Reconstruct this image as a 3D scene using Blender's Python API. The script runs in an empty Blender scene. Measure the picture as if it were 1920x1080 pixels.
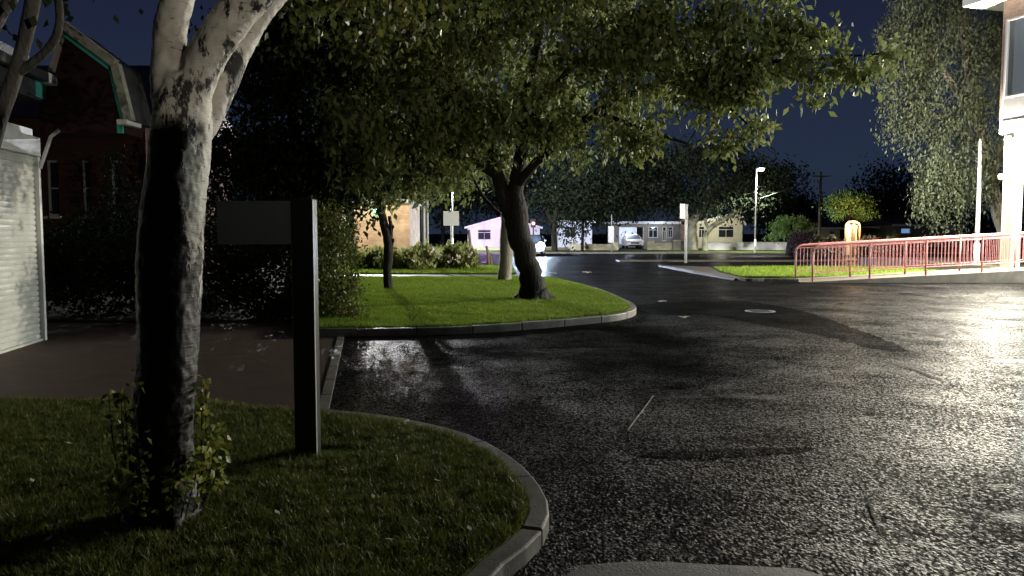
import bpy, bmesh, math, random
import numpy as np
from mathutils import Vector, Matrix, noise, geometry
R = math.radians
sc = bpy.context.scene
col = sc.collection
random.seed(7)
RNG = np.random.default_rng(11)

# ------------------------------------------------------------------ camera, sky, exposure
CAM_H, FPX, HOR = 1.6, 1500.0, 437.0
PITCH = math.atan((540 - HOR) / FPX)
cd = bpy.data.cameras.new('camera'); cam = bpy.data.objects.new('camera', cd); col.objects.link(cam)
cam.location = (0, 0, CAM_H); cam.rotation_euler = (R(90) - PITCH, 0, 0)
cd.sensor_width = 36; cd.lens = 36 * FPX / 1920; cd.clip_start = 0.05; cd.clip_end = 3000
sc.camera = cam
w = bpy.data.worlds.new('World'); sc.world = w; w.use_nodes = True
nt = w.node_tree; bg = nt.nodes['Background']
# late dusk: the sun is far below the horizon, so the sky is a deep navy dome, a little paler low down
tcw = nt.nodes.new('ShaderNodeTexCoord'); spw = nt.nodes.new('ShaderNodeSeparateXYZ'); rw = nt.nodes.new('ShaderNodeValToRGB')
nt.links.new(tcw.outputs['Generated'], spw.inputs[0]); nt.links.new(spw.outputs[2], rw.inputs[0])
for p_, c_ in ((0.0, (.014, .021, .038)), (.08, (.015, .023, .045)), (.3, (.0085, .0115, .030)), (.999, (.004, .005, .016))):
    e_ = rw.color_ramp.elements.new(p_) if p_ > 0 and p_ < .99 else rw.color_ramp.elements[0 if p_ == 0 else -1]
    e_.position = p_; e_.color = (*c_, 1)
aw = nt.nodes.new('ShaderNodeMapRange'); aw.inputs['From Min'].default_value = -.5; aw.inputs['From Max'].default_value = .5; aw.inputs['To Min'].default_value = .15
mw = nt.nodes.new('ShaderNodeVectorMath'); mw.operation = 'SCALE'      # the afterglow is ahead; the sky behind is darker
nt.links.new(spw.outputs[1], aw.inputs[0]); nt.links.new(rw.outputs[0], mw.inputs[0]); nt.links.new(aw.outputs[0], mw.inputs['Scale'])
nt.links.new(mw.outputs[0], bg.inputs[0]); bg.inputs[1].default_value = 0.8
vs = sc.view_settings; vs.view_transform = 'Standard'; vs.look = 'None'; vs.gamma = 1; vs.exposure = 0.6
sc.cycles.use_denoising = True
sc.cycles.max_bounces = 5; sc.cycles.diffuse_bounces = 2; sc.cycles.glossy_bounces = 2; sc.cycles.transmission_bounces = 3
sc.cycles.transparent_max_bounces = 4
sc.cycles.sample_clamp_indirect = 4.0

# ------------------------------------------------------------------ picture <-> world helpers (used only to measure positions)
CP, SP = math.cos(PITCH), math.sin(PITCH)
def ray(px, py):
    a = (px - 960) / FPX; b = (540 - py) / FPX
    return Vector((a, CP + b * SP, -SP + b * CP))
def at(px, py, Y):
    d = ray(px, py); t = Y / d.y
    return Vector((d.x * t, Y, CAM_H + d.z * t))
def gnd(px, py, z=0.0):
    d = ray(px, py); t = (z - CAM_H) / d.z
    return Vector((d.x * t, d.y * t, z))

# ------------------------------------------------------------------ materials
def mat(name, base=(.5, .5, .5), rough=.7, spec=.5, metal=0, emit=None, estr=0):
    m = bpy.data.materials.new(name); m.use_nodes = True
    b = m.node_tree.nodes['Principled BSDF']
    b.inputs['Base Color'].default_value = (*base, 1); b.inputs['Roughness'].default_value = rough
    b.inputs['Specular IOR Level'].default_value = spec; b.inputs['Metallic'].default_value = metal
    if emit: b.inputs['Emission Color'].default_value = (*emit, 1); b.inputs['Emission Strength'].default_value = estr
    return m
def N(m, t, **kw):
    n = m.node_tree.nodes.new(t)
    for k, v in kw.items():
        if k in n.inputs: n.inputs[k].default_value = v
        else: setattr(n, k, v)
    return n
def L(m, a, b): m.node_tree.links.new(a, b)
def P(m): return m.node_tree.nodes['Principled BSDF']
def tex_noise(m, scale, detail=4, rough=.6, vec=None, stretch=None):
    tc = N(m, 'ShaderNodeTexCoord'); n = N(m, 'ShaderNodeTexNoise', Scale=scale, Detail=detail, Roughness=rough)
    src = tc.outputs['Object']
    if stretch:
        mp = N(m, 'ShaderNodeMapping'); mp.inputs['Scale'].default_value = stretch; L(m, src, mp.inputs[0]); src = mp.outputs[0]
    L(m, src, n.inputs['Vector']); return n
def ramp(m, src, stops, interp='LINEAR'):
    r = N(m, 'ShaderNodeValToRGB'); r.color_ramp.interpolation = interp
    el = r.color_ramp.elements
    while len(el) > 1: el.remove(el[0])
    el[0].position, el[0].color = stops[0][0], (*stops[0][1], 1)
    for p, c in stops[1:]:
        e = el.new(p); e.color = (*c, 1)
    L(m, src, r.inputs[0]); return r
def bump(m, src, strength=.3, dist=.02, prev=None):
    b = N(m, 'ShaderNodeBump'); b.inputs['Strength'].default_value = strength; b.inputs['Distance'].default_value = dist
    L(m, src, b.inputs['Height'])
    if prev: L(m, prev.outputs[0], b.inputs['Normal'])
    return b
def noisy(name, c1, c2, scale=3, rough=.7, bscale=40, bstr=.3, bdist=.01, spec=.4, detail=5, stretch=None, metal=0):
    m = mat(name, c1, rough, spec, metal)
    n = tex_noise(m, scale, detail, stretch=stretch); r = ramp(m, n.outputs['Fac'], [(.3, c1), (.7, c2)])
    L(m, r.outputs[0], P(m).inputs['Base Color'])
    n2 = tex_noise(m, bscale, 3, stretch=stretch); L(m, bump(m, n2.outputs['Fac'], bstr, bdist).outputs[0], P(m).inputs['Normal'])
    return m
def brick(name, c1, c2, mortar, sx=4.4, sy=13.3, rough=.85):
    m = mat(name, c1, rough, .3)
    tc = N(m, 'ShaderNodeTexCoord'); sp = N(m, 'ShaderNodeSeparateXYZ'); L(m, tc.outputs['Object'], sp.inputs[0])
    ad = N(m, 'ShaderNodeMath', operation='ADD'); L(m, sp.outputs[0], ad.inputs[0]); L(m, sp.outputs[1], ad.inputs[1])
    cb = N(m, 'ShaderNodeCombineXYZ'); L(m, ad.outputs[0], cb.inputs[0]); L(m, sp.outputs[2], cb.inputs[1])
    b = N(m, 'ShaderNodeTexBrick', Scale=1.0); b.inputs['Color1'].default_value = (*c1, 1); b.inputs['Color2'].default_value = (*c2, 1)
    b.inputs['Mortar'].default_value = (*mortar, 1); b.inputs['Brick Width'].default_value = .225; b.inputs['Row Height'].default_value = .075
    b.inputs['Mortar Size'].default_value = .008
    L(m, cb.outputs[0], b.inputs['Vector'])
    n = tex_noise(m, 1.3, 4); mx = N(m, 'ShaderNodeMixRGB', blend_type='MULTIPLY'); mx.inputs[0].default_value = .8
    r = ramp(m, n.outputs['Fac'], [(.3, (.45, .4, .4)), (.7, (1.1, 1.1, 1.1))])
    L(m, b.outputs['Color'], mx.inputs[1]); L(m, r.outputs[0], mx.inputs[2]); L(m, mx.outputs[0], P(m).inputs['Base Color'])
    L(m, bump(m, b.outputs['Fac'], .5, -.008).outputs[0], P(m).inputs['Normal'])
    return m
def leafmat(name, c1, c2, c3, rough=.45, trans=.25):
    m = mat(name, c1, rough, .22)
    g = N(m, 'ShaderNodeNewGeometry')
    n = tex_noise(m, .8, 3)
    mx = N(m, 'ShaderNodeMath', operation='MULTIPLY_ADD'); mx.inputs[1].default_value = .55
    L(m, g.outputs['Random Per Island'], mx.inputs[0])
    ma = N(m, 'ShaderNodeMath', operation='MULTIPLY'); ma.inputs[1].default_value = .45; L(m, n.outputs['Fac'], ma.inputs[0]); L(m, ma.outputs[0], mx.inputs[2])
    r = ramp(m, mx.outputs[0], [(.15, c1), (.5, c2), (.85, c3)])
    L(m, r.outputs[0], P(m).inputs['Base Color'])
    t = N(m, 'ShaderNodeBsdfTranslucent'); L(m, r.outputs[0], t.inputs[0])
    ms = N(m, 'ShaderNodeMixShader'); ms.inputs[0].default_value = trans
    out = m.node_tree.nodes['Material Output']
    L(m, P(m).outputs[0], ms.inputs[1]); L(m, t.outputs[0], ms.inputs[2]); L(m, ms.outputs[0], out.inputs['Surface'])
    return m

def glow(name, c, s): return mat(name, (.8, .8, .8), .4, .3, 0, c, s)

# ---- wet asphalt: coarse stone chips under a film of water; puddles and duller areas have a shape of their own
def asphalt(name='wet_asphalt', shine=1.0):
    m = mat(name, (.03, .03, .032), .3, .5)
    tc = N(m, 'ShaderNodeTexCoord')
    big = tex_noise(m, .35, 4); mid = tex_noise(m, 2.2, 4)
    rc = ramp(m, mid.outputs['Fac'], [(.3, (.004, .0042, .0044)), (.7, (.011, .011, .0115))])
    ch = N(m, 'ShaderNodeMapping'); ch.inputs['Scale'].default_value = (1, .62, 1); L(m, tc.outputs['Object'], ch.inputs[0])   # chips stretched in depth, offsetting foreshortening
    v = N(m, 'ShaderNodeTexVoronoi', Scale=44.0); L(m, ch.outputs[0], v.inputs['Vector'])
    mxc = N(m, 'ShaderNodeMixRGB', blend_type='MULTIPLY'); mxc.inputs[0].default_value = .7
    rv = ramp(m, v.outputs['Color'], [(0, (.4, .4, .4)), (1, (1.5, 1.5, 1.5))])
    L(m, rc.outputs[0], mxc.inputs[1]); L(m, rv.outputs[0], mxc.inputs[2]); L(m, mxc.outputs[0], P(m).inputs['Base Color'])
    # wetness
    sub = N(m, 'ShaderNodeMapping'); sub.inputs['Scale'].default_value = (.55, .9, 1); L(m, tc.outputs['Object'], sub.inputs[0])
    pn = N(m, 'ShaderNodeTexNoise', Scale=.8, Detail=5.0, Roughness=.6); L(m, sub.outputs[0], pn.inputs['Vector'])
    pud = ramp(m, pn.outputs['Fac'], [(.6, (0, 0, 0)), (.72, (1, 1, 1))])
    dry = ramp(m, big.outputs['Fac'], [(.4, (.0, .0, .0)), (.6, (1, 1, 1))])
    rr = N(m, 'ShaderNodeMapRange'); rr.inputs['To Min'].default_value = .42; rr.inputs['To Max'].default_value = .32
    L(m, dry.outputs[0], rr.inputs[0])
    rm = N(m, 'ShaderNodeMix'); rm.inputs[3].default_value = .2
    L(m, pud.outputs[0], rm.inputs[0]); L(m, rr.outputs[0], rm.inputs[2]); L(m, rm.outputs[0], P(m).inputs['Roughness'])
    # bump: stone chips with a coarser unevenness, fainter under standing water
    v2 = N(m, 'ShaderNodeTexVoronoi', Scale=60.0, feature='F1'); L(m, ch.outputs[0], v2.inputs['Vector'])
    n3 = tex_noise(m, 30, 5, .75, stretch=(1, .5, 1))
    ad = N(m, 'ShaderNodeMath', operation='MULTIPLY_ADD'); ad.inputs[1].default_value = 1.6; L(m, n3.outputs['Fac'], ad.inputs[0]); L(m, v2.outputs['Distance'], ad.inputs[2])
    st = N(m, 'ShaderNodeMapRange'); st.inputs['To Min'].default_value = 1.0; st.inputs['To Max'].default_value = .35; L(m, pud.outputs[0], st.inputs[0])
    b = bump(m, ad.outputs[0], 1, .016); L(m, st.outputs[0], b.inputs['Strength'])
    # chips that stand above the film shine less than the wet ones between them
    v3 = N(m, 'ShaderNodeTexVoronoi', Scale=78.0); L(m, ch.outputs[0], v3.inputs['Vector'])
    sx3 = N(m, 'ShaderNodeSeparateColor'); L(m, v3.outputs['Color'], sx3.inputs[0])
    wn = tex_noise(m, .8, 6, .65); am = N(m, 'ShaderNodeMath', operation='MULTIPLY_ADD'); am.inputs[1].default_value = 1.5; L(m, wn.outputs['Fac'], am.inputs[0]); L(m, sx3.outputs[0], am.inputs[2])
    rs = ramp(m, am.outputs[0], [(.75, (.006, .006, .006)), (1.0, (.008 * shine, .008 * shine, .008 * shine)), ]); rs.color_ramp.elements[1].position = .95
    e_ = rs.color_ramp.elements.new(1.0); e_.color = (.095 * shine, .095 * shine, .095 * shine, 1)
    hv = N(m, 'ShaderNodeMath', operation='MULTIPLY'); hv.inputs[1].default_value = .58; L(m, am.outputs[0], hv.inputs[0]); m.node_tree.links.remove(rs.inputs[0].links[0]); L(m, hv.outputs[0], rs.inputs[0])
    rs.color_ramp.elements[0].position = .5; rs.color_ramp.elements[1].position = .75; rs.color_ramp.elements[2].position = .95
    ps = N(m, 'ShaderNodeMixRGB'); L(m, pud.outputs[0], ps.inputs[0]); L(m, rs.outputs[0], ps.inputs[1]); ps.inputs[2].default_value = (.07 * shine, .07 * shine, .07 * shine, 1)
    L(m, ps.outputs[0], P(m).inputs['Specular IOR Level'])
    n4 = tex_noise(m, 3.5, 3); b2 = bump(m, n4.outputs['Fac'], .5, .05, b)
    L(m, b2.outputs[0], P(m).inputs['Normal'])
    # only part of the surface carries the shiny film; the rest is matt stone and pits
    df = N(m, 'ShaderNodeBsdfDiffuse'); L(m, mxc.outputs[0], df.inputs[0]); L(m, b2.outputs[0], df.inputs['Normal'])
    fm = N(m, 'ShaderNodeMapRange'); fm.inputs['From Min'].default_value = .5; fm.inputs['From Max'].default_value = .95; fm.inputs['To Min'].default_value = 1 - .12 * shine; fm.inputs['To Max'].default_value = 1 - .62 * shine
    L(m, hv.outputs[0], fm.inputs[0])
    # dark tree reflection painted in: a soft mid-yard ellipse loses its shine
    wm = N(m, 'ShaderNodeMapping'); wm.vector_type = 'POINT'; wm.inputs['Location'].default_value = (-.6, -3.55, 0); wm.inputs['Scale'].default_value = (.5, .31, 0); L(m, tc.outputs['Object'], wm.inputs[0])
    wl = N(m, 'ShaderNodeVectorMath', operation='LENGTH'); L(m, wm.outputs[0], wl.inputs[0])
    wz = N(m, 'ShaderNodeMath', operation='MULTIPLY_ADD'); wz.inputs[1].default_value = 1.3; L(m, wn.outputs['Fac'], wz.inputs[0]); L(m, wl.outputs['Value'], wz.inputs[2])
    wr = ramp(m, wz.outputs[0], [(.0, (.42, .42, .42)), (.9, (0, 0, 0))]); wd = N(m, 'ShaderNodeMath', operation='MULTIPLY'); wd.inputs[1].default_value = .5; L(m, wz.outputs[0], wd.inputs[0])
    m.node_tree.links.remove(wr.inputs[0].links[0]); L(m, wd.outputs[0], wr.inputs[0]); wr.color_ramp.elements[0].position = .6; wr.color_ramp.elements[1].position = 1.0
    fx = N(m, 'ShaderNodeMath', operation='ADD', use_clamp=True); L(m, fm.outputs[0], fx.inputs[0]); L(m, wr.outputs[0], fx.inputs[1]); fm = fx
    fp = N(m, 'ShaderNodeMix'); fp.inputs[3].default_value = 1 - .5 * shine; L(m, pud.outputs[0], fp.inputs[0]); L(m, fm.outputs[0], fp.inputs[2])
    ms = N(m, 'ShaderNodeMixShader'); L(m, fp.outputs[0], ms.inputs[0]); L(m, P(m).outputs[0], ms.inputs[1]); L(m, df.outputs[0], ms.inputs[2])
    L(m, ms.outputs[0], m.node_tree.nodes['Material Output'].inputs['Surface'])
    return m
M = {}
M['asphalt'] = asphalt()
M['asphalt_dull'] = asphalt('dull_asphalt', .45)  # same asphalt with less shine
M['patch'] = noisy('dull_road_area', (.006, .006, .007), (.016, .016, .017), 5, .5, 48, 1, .03, .22)
M['crack'] = noisy('crack_fill', (.006, .006, .006), (.012, .012, .012), 9, .8, 60, .6, .01, .1)
M['paving'] = noisy('brown_paving', (.05, .033, .025), (.08, .054, .042), 3, .7, 90, .7, .006, .25)
M['pavement'] = noisy('pavement', (.035, .03, .026), (.075, .06, .05), 2, .6, 40, .4, .006, .3)
M['strip'] = noisy('worn_concrete', (.05, .05, .048), (.13, .125, .12), 9, .6, 90, .9, .012, .25)
M['kerb'] = noisy('kerb_stone', (.09, .085, .075), (.2, .19, .17), 4, .55, 70, .5, .006, .4)
M['soil'] = noisy('soil', (.012, .012, .008), (.02, .022, .012), 3, .95, 30, .8, .03, .1)
M['turf'] = noisy('turf', (.03, .05, .008), (.07, .11, .016), 2.5, .9, 60, 1, .02, .1)
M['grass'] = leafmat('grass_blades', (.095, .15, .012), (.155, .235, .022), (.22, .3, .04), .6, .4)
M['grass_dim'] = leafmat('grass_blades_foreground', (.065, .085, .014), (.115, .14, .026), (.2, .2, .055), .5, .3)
M['ground'] = noisy('ground_far', (.012, .02, .008), (.03, .035, .015), .3, .95, 10, .5, .05, .1)
M['leaf'] = leafmat('cherry_leaves', (.095, .125, .036), (.16, .19, .06), (.25, .26, .1), .55, .35)
M['leaf_bed'] = leafmat('bed_grasses', (.12, .14, .04), (.2, .23, .07), (.32, .33, .14), .6, .3)
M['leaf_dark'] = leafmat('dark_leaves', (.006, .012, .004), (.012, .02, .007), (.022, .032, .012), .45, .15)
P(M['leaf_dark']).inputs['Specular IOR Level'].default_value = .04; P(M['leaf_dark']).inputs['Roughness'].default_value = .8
M['leaf_birch'] = leafmat('birch_leaves', (.05, .075, .02), (.09, .11, .03), (.2, .19, .04), .4, .3)
M['leaf_shoot'] = leafmat('shoot_leaves', (.1, .14, .03), (.2, .24, .05), (.38, .34, .08), .4, .4)
M['leaf_weep'] = leafmat('weeping_leaves', (.045, .056, .033), (.075, .09, .052), (.12, .135, .08), .5, .3)
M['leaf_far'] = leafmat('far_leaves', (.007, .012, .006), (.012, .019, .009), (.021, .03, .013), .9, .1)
M['leaf_bright'] = leafmat('bright_bush_leaves', (.06, .12, .03), (.1, .18, .045), (.17, .25, .08), .5, .3)
M['leaf_purple'] = leafmat('purple_leaves', (.02, .012, .02), (.035, .02, .03), (.05, .03, .04), .5, .1)
M['flower'] = leafmat('pale_petals', (.5, .45, .4), (.7, .65, .6), (.8, .6, .6), .6, .2)
M['bark'] = noisy('dark_bark', (.009, .008, .006), (.026, .022, .018), 6, .85, 22, 1, .05, .3, stretch=(1, 1, .25))
M['bark_pale'] = noisy('pale_bark', (.12, .11, .09), (.3, .28, .23), 5, .8, 25, .8, .03, .3, stretch=(1, 1, .3))
M['bark_mid'] = noisy('mid_bark', (.015, .013, .011), (.08, .075, .065), 7, .8, 25, .9, .02, .3, stretch=(1, 1, .4))
M['bark_far'] = noisy('far_bark', (.12, .12, .09), (.22, .22, .17), 2, .85, 8, .6, .05, .3)
def birchbark():
    m = mat('birch_bark', (.5, .48, .43), .55, .3)
    tc = N(m, 'ShaderNodeTexCoord')
    n1 = tex_noise(m, 6, 6, .65, stretch=(1, 1, .45)); n2 = tex_noise(m, 30, 5, .7, stretch=(.35, .35, 3)); n3 = tex_noise(m, 3, 3)
    base = ramp(m, n3.outputs['Fac'], [(.3, (.3, .275, .235)), (.7, (.6, .57, .5))])
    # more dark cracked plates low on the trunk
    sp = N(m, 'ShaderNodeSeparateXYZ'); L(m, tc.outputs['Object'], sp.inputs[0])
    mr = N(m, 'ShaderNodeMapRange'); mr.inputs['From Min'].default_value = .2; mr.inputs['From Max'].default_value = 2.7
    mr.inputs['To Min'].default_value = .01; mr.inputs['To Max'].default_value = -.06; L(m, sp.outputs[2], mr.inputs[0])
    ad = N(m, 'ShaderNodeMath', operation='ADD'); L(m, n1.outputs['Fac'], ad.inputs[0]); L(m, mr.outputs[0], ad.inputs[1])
    # shade painted into the bark: low left side darkened, sharp top edge
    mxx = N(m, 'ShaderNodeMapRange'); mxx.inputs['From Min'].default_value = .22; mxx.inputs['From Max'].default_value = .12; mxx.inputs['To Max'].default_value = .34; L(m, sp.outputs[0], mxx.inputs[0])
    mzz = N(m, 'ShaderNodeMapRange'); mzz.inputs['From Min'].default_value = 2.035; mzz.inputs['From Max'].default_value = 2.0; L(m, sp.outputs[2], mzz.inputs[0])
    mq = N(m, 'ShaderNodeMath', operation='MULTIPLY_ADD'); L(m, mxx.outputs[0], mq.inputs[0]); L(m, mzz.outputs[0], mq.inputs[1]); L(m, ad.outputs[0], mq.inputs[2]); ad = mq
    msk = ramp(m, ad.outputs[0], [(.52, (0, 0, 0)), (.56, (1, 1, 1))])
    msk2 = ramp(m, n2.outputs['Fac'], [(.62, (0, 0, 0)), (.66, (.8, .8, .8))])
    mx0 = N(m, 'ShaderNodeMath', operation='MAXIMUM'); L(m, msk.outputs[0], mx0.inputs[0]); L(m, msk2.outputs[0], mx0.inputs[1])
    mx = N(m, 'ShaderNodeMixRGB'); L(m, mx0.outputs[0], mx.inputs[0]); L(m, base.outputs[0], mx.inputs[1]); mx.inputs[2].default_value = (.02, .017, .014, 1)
    L(m, mx.outputs[0], P(m).inputs['Base Color'])
    b = bump(m, mx0.outputs[0], .8, -.012); b2 = bump(m, n2.outputs['Fac'], .5, .008, b); L(m, b2.outputs[0], P(m).inputs['Normal'])
    return m
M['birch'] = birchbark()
M['white_paint'] = noisy('white_paint', (.62, .62, .58), (.74, .74, .7), 2, .5, 30, .15, .003)
M['shutter'] = noisy('shutter_paint', (.5, .5, .46), (.66, .66, .61), 1.5, .45, 20, .1, .003)
M['teal'] = noisy('teal_paint', (.05, .33, .27), (.08, .42, .35), 4, .5, 30, .2, .003)
M['cream_board'] = noisy('pale_fascia', (.28, .27, .21), (.46, .43, .35), 6, .7, 40, .4, .006)
M['brownwall'] = noisy('brown_boarding', (.022, .009, .008), (.034, .013, .011), 4, .8, 30, .3, .006, .2)
M['slate'] = noisy('slate', (.02, .02, .022), (.05, .05, .05), 4, .6, 20, .5, .01)
M['redbrick'] = brick('red_brick', (.08, .028, .018), (.12, .046, .03), (.06, .045, .04))
M['brownbrick'] = brick('brown_brick', (.22, .14, .11), (.3, .2, .15), (.25, .22, .2))
M['beigebrick'] = brick('beige_brick', (.5, .36, .23), (.6, .45, .3), (.45, .38, .3))
M['darkmetal'] = noisy('dark_metal', (.012, .012, .014), (.025, .025, .028), 4, .38, 50, .1, .002, .5)
M['blackpost'] = noisy('black_post', (.006, .006, .006), (.012, .012, .012), 4, .4, 50, .1, .002, .35)
M['panel'] = noisy('sign_panel', (.28, .31, .34), (.37, .4, .42), 2, .25, 3, .3, .01, .5)
M['greymetal'] = noisy('galvanised', (.3, .31, .31), (.42, .43, .43), 8, .5, 40, .1, .002, .5)
M['polewhite'] = noisy('pale_pole', (.55, .58, .55), (.75, .78, .75), 6, .45, 30, .2, .003)
M['red'] = noisy('red_rail_paint', (.4, .15, .135), (.52, .22, .2), 5, .45, 40, .2, .002)
M['concrete'] = noisy('concrete', (.06, .052, .04), (.12, .10, .078), 2.5, .75, 35, .5, .008)
M['cream'] = noisy('cream_render', (.5, .48, .37), (.62, .6, .47), 1.5, .8, 20, .2, .006)
M['whitewall'] = noisy('white_render', (.6, .6, .62), (.72, .72, .74), 1.5, .8, 20, .2, .006)
M['greyspandrel'] = noisy('grey_spandrel', (.07, .07, .075), (.1, .1, .105), 1.5, .6, 20, .2, .006)
M['dimwall'] = noisy('grey_render', (.16, .15, .13), (.24, .22, .2), 1.5, .8, 20, .2, .006)
M['roof'] = noisy('felt_roof', (.05, .05, .055), (.1, .1, .1), 2, .8, 20, .3, .01)
M['glass'] = mat('window_glass', (.02, .025, .03), .08, .6)
M['glass_grey'] = mat('grey_window_glass', (.15, .18, .22), .2, .5)
M['frame'] = mat('window_frame', (.5, .5, .48), .4, .4)
M['alum'] = mat('aluminium_frame', (.35, .34, .35), .4, .5)
M['carwhite'] = mat('car_paint_pale', (.62, .62, .58), .25, .5)
M['cardark'] = mat('car_paint_dark', (.02, .022, .03), .2, .6)
M['tyre'] = mat('tyre', (.015, .015, .015), .8, .3)
M['plate'] = mat('number_plate', (.6, .6, .6), .4, .3)
M['timber'] = noisy('timber', (.12, .1, .075), (.2, .17, .13), 5, .8, 30, .4, .006)

# ------------------------------------------------------------------ mesh builder
class MB:
    def __init__(s): s.v = []; s.f = []
    def add(s, vs, fs):
        o = len(s.v); s.v += [tuple(v) for v in vs]; s.f += [tuple(i + o for i in f) for f in fs]; return s
    def box(s, x0, x1, y0, y1, z0, z1, mtx=None):
        vs = [Vector((x, y, z)) for z in (z0, z1) for x, y in ((x0, y0), (x1, y0), (x1, y1), (x0, y1))]
        if mtx: vs = [mtx @ v for v in vs]
        return s.add(vs, [(3, 2, 1, 0), (4, 5, 6, 7), (0, 1, 5, 4), (1, 2, 6, 5), (2, 3, 7, 6), (3, 0, 4, 7)])
    def prism(s, pts, d, mtx=None):          # pts: 3D polygon, extruded by vector d
        n = len(pts); d = Vector(d); p = [Vector(q) for q in pts]; vs = p + [q + d for q in p]
        if mtx: vs = [mtx @ v for v in vs]
        return s.add(vs, [tuple(range(n)), tuple(range(2 * n - 1, n - 1, -1))] + [(i, n + i, n + (i + 1) % n, (i + 1) % n) for i in range(n)])
    def tube(s, pts, rad, sides=8, cap=True, jit=0.0):
        pts = [Vector(p) for p in pts]
        if not hasattr(rad, '__len__'): rad = [rad] * len(pts)
        rings = []; ref = Vector((1, 0, 0))
        for i, p in enumerate(pts):
            t = (pts[min(i + 1, len(pts) - 1)] - pts[max(i - 1, 0)]).normalized()
            if abs(t.dot(ref)) > .9: ref = Vector((0, 1, 0)) if abs(t.y) < .9 else Vector((0, 0, 1))
            a = (ref - t * ref.dot(t)).normalized(); b = t.cross(a); ref = a
            rings.append([p + (a * math.cos(k * math.tau / sides) + b * math.sin(k * math.tau / sides)) * rad[i] * (1 + random.uniform(-jit, jit)) for k in range(sides)])
        vs = [v for r in rings for v in r]; fs = []
        for i in range(len(pts) - 1):
            for k in range(sides):
                k2 = (k + 1) % sides; fs.append((i * sides + k, i * sides + k2, (i + 1) * sides + k2, (i + 1) * sides + k))
        if cap: fs += [tuple(range(sides - 1, -1, -1)), tuple((len(pts) - 1) * sides + k for k in range(sides))]
        return s.add(vs, fs)
    def build(s, name, m, parent=None, smooth=False, bevel=0):
        me = bpy.data.meshes.new(name); me.from_pydata(s.v, [], s.f); me.materials.append(m)
        bm = bmesh.new(); bm.from_mesh(me); bmesh.ops.recalc_face_normals(bm, faces=bm.faces); bm.to_mesh(me); bm.free()
        if smooth:
            for p in me.polygons: p.use_smooth = True
        o = bpy.data.objects.new(name, me); col.objects.link(o)
        if parent:
            o.parent = parent; o.matrix_parent_inverse = Matrix.Identity(4)
            me.transform(root_inv(parent))
        if bevel:
            bv = o.modifiers.new('bevel', 'BEVEL'); bv.width = bevel; bv.segments = 2; bv.limit_method = 'ANGLE'
        return o
ROOTM = {}
def world_of(o):
    mtx = Matrix.LocRotScale(o.location, o.rotation_euler, None)
    return world_of(o.parent) @ mtx if o.parent else mtx
def root_inv(o): return world_of(o).inverted()
def tag(o, label=None, cat=None, group=None, kind=None):
    if label: o['label'] = label
    if cat: o['category'] = cat
    if group: o['group'] = group
    if kind: o['kind'] = kind
    return o
def thing(name, loc, label, cat, group=None, rz=0):
    o = bpy.data.objects.new(name, None); col.objects.link(o); o.location = loc; o.rotation_euler = (0, 0, rz); o.empty_display_size = .2
    return tag(o, label, cat, group)
def fast_mesh(name, V, F, m, parent=None):   # V (n,3), F (k,c) all the same corner count
    me = bpy.data.meshes.new(name); k, c = F.shape
    if parent is not None:
        l = world_of(parent).to_translation(); V = V - np.array(l)
    me.vertices.add(len(V)); me.vertices.foreach_set('co', V.astype(np.float32).ravel())
    me.loops.add(k * c); me.loops.foreach_set('vertex_index', F.astype(np.int32).ravel())
    me.polygons.add(k); me.polygons.foreach_set('loop_start', np.arange(0, k * c, c, dtype=np.int32))
    me.update(calc_edges=True); me.validate(); me.materials.append(m)
    o = bpy.data.objects.new(name, me); col.objects.link(o); o.parent = parent; return o
def copy_tree(o, parent=None):
    c = o.copy(); col.objects.link(c); c.parent = parent
    for ch in [x for x in bpy.data.objects if x.parent == o]: copy_tree(ch, c)
    return c
def spline(pts, n=8, closed=False):
    pts = [Vector(p) for p in pts]; out = []; m = len(pts)
    for i in range(m if closed else m - 1):
        g = (lambda k: pts[k % m]) if closed else (lambda k: pts[max(0, min(m - 1, k))])
        p0, p1, p2, p3 = g(i - 1), g(i), g(i + 1), g(i + 2)
        for j in range(n):
            t = j / n
            out.append(.5 * ((2 * p1) + (p2 - p0) * t + (2 * p0 - 5 * p1 + 4 * p2 - p3) * t * t + (3 * p1 - p0 - 3 * p2 + p3) * t ** 3))
    if not closed: out.append(pts[-1])
    return out
def sheet(name, pts, z, m, kind='structure', thick=0.0):
    b = MB(); P3 = [Vector((p[0], p[1], z)) for p in pts]
    tris = geometry.tessellate_polygon([P3]); n = len(P3)
    b.add(P3, [tuple(t) for t in tris])
    if thick:
        b.add(P3 + [Vector((p.x, p.y, z - thick)) for p in P3], [(i, (i + 1) % n, n + (i + 1) % n, n + i) for i in range(n)])
    o = b.build(name, m)
    for p in o.data.polygons:
        pass
    if kind: o['kind'] = kind
    return o

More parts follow.
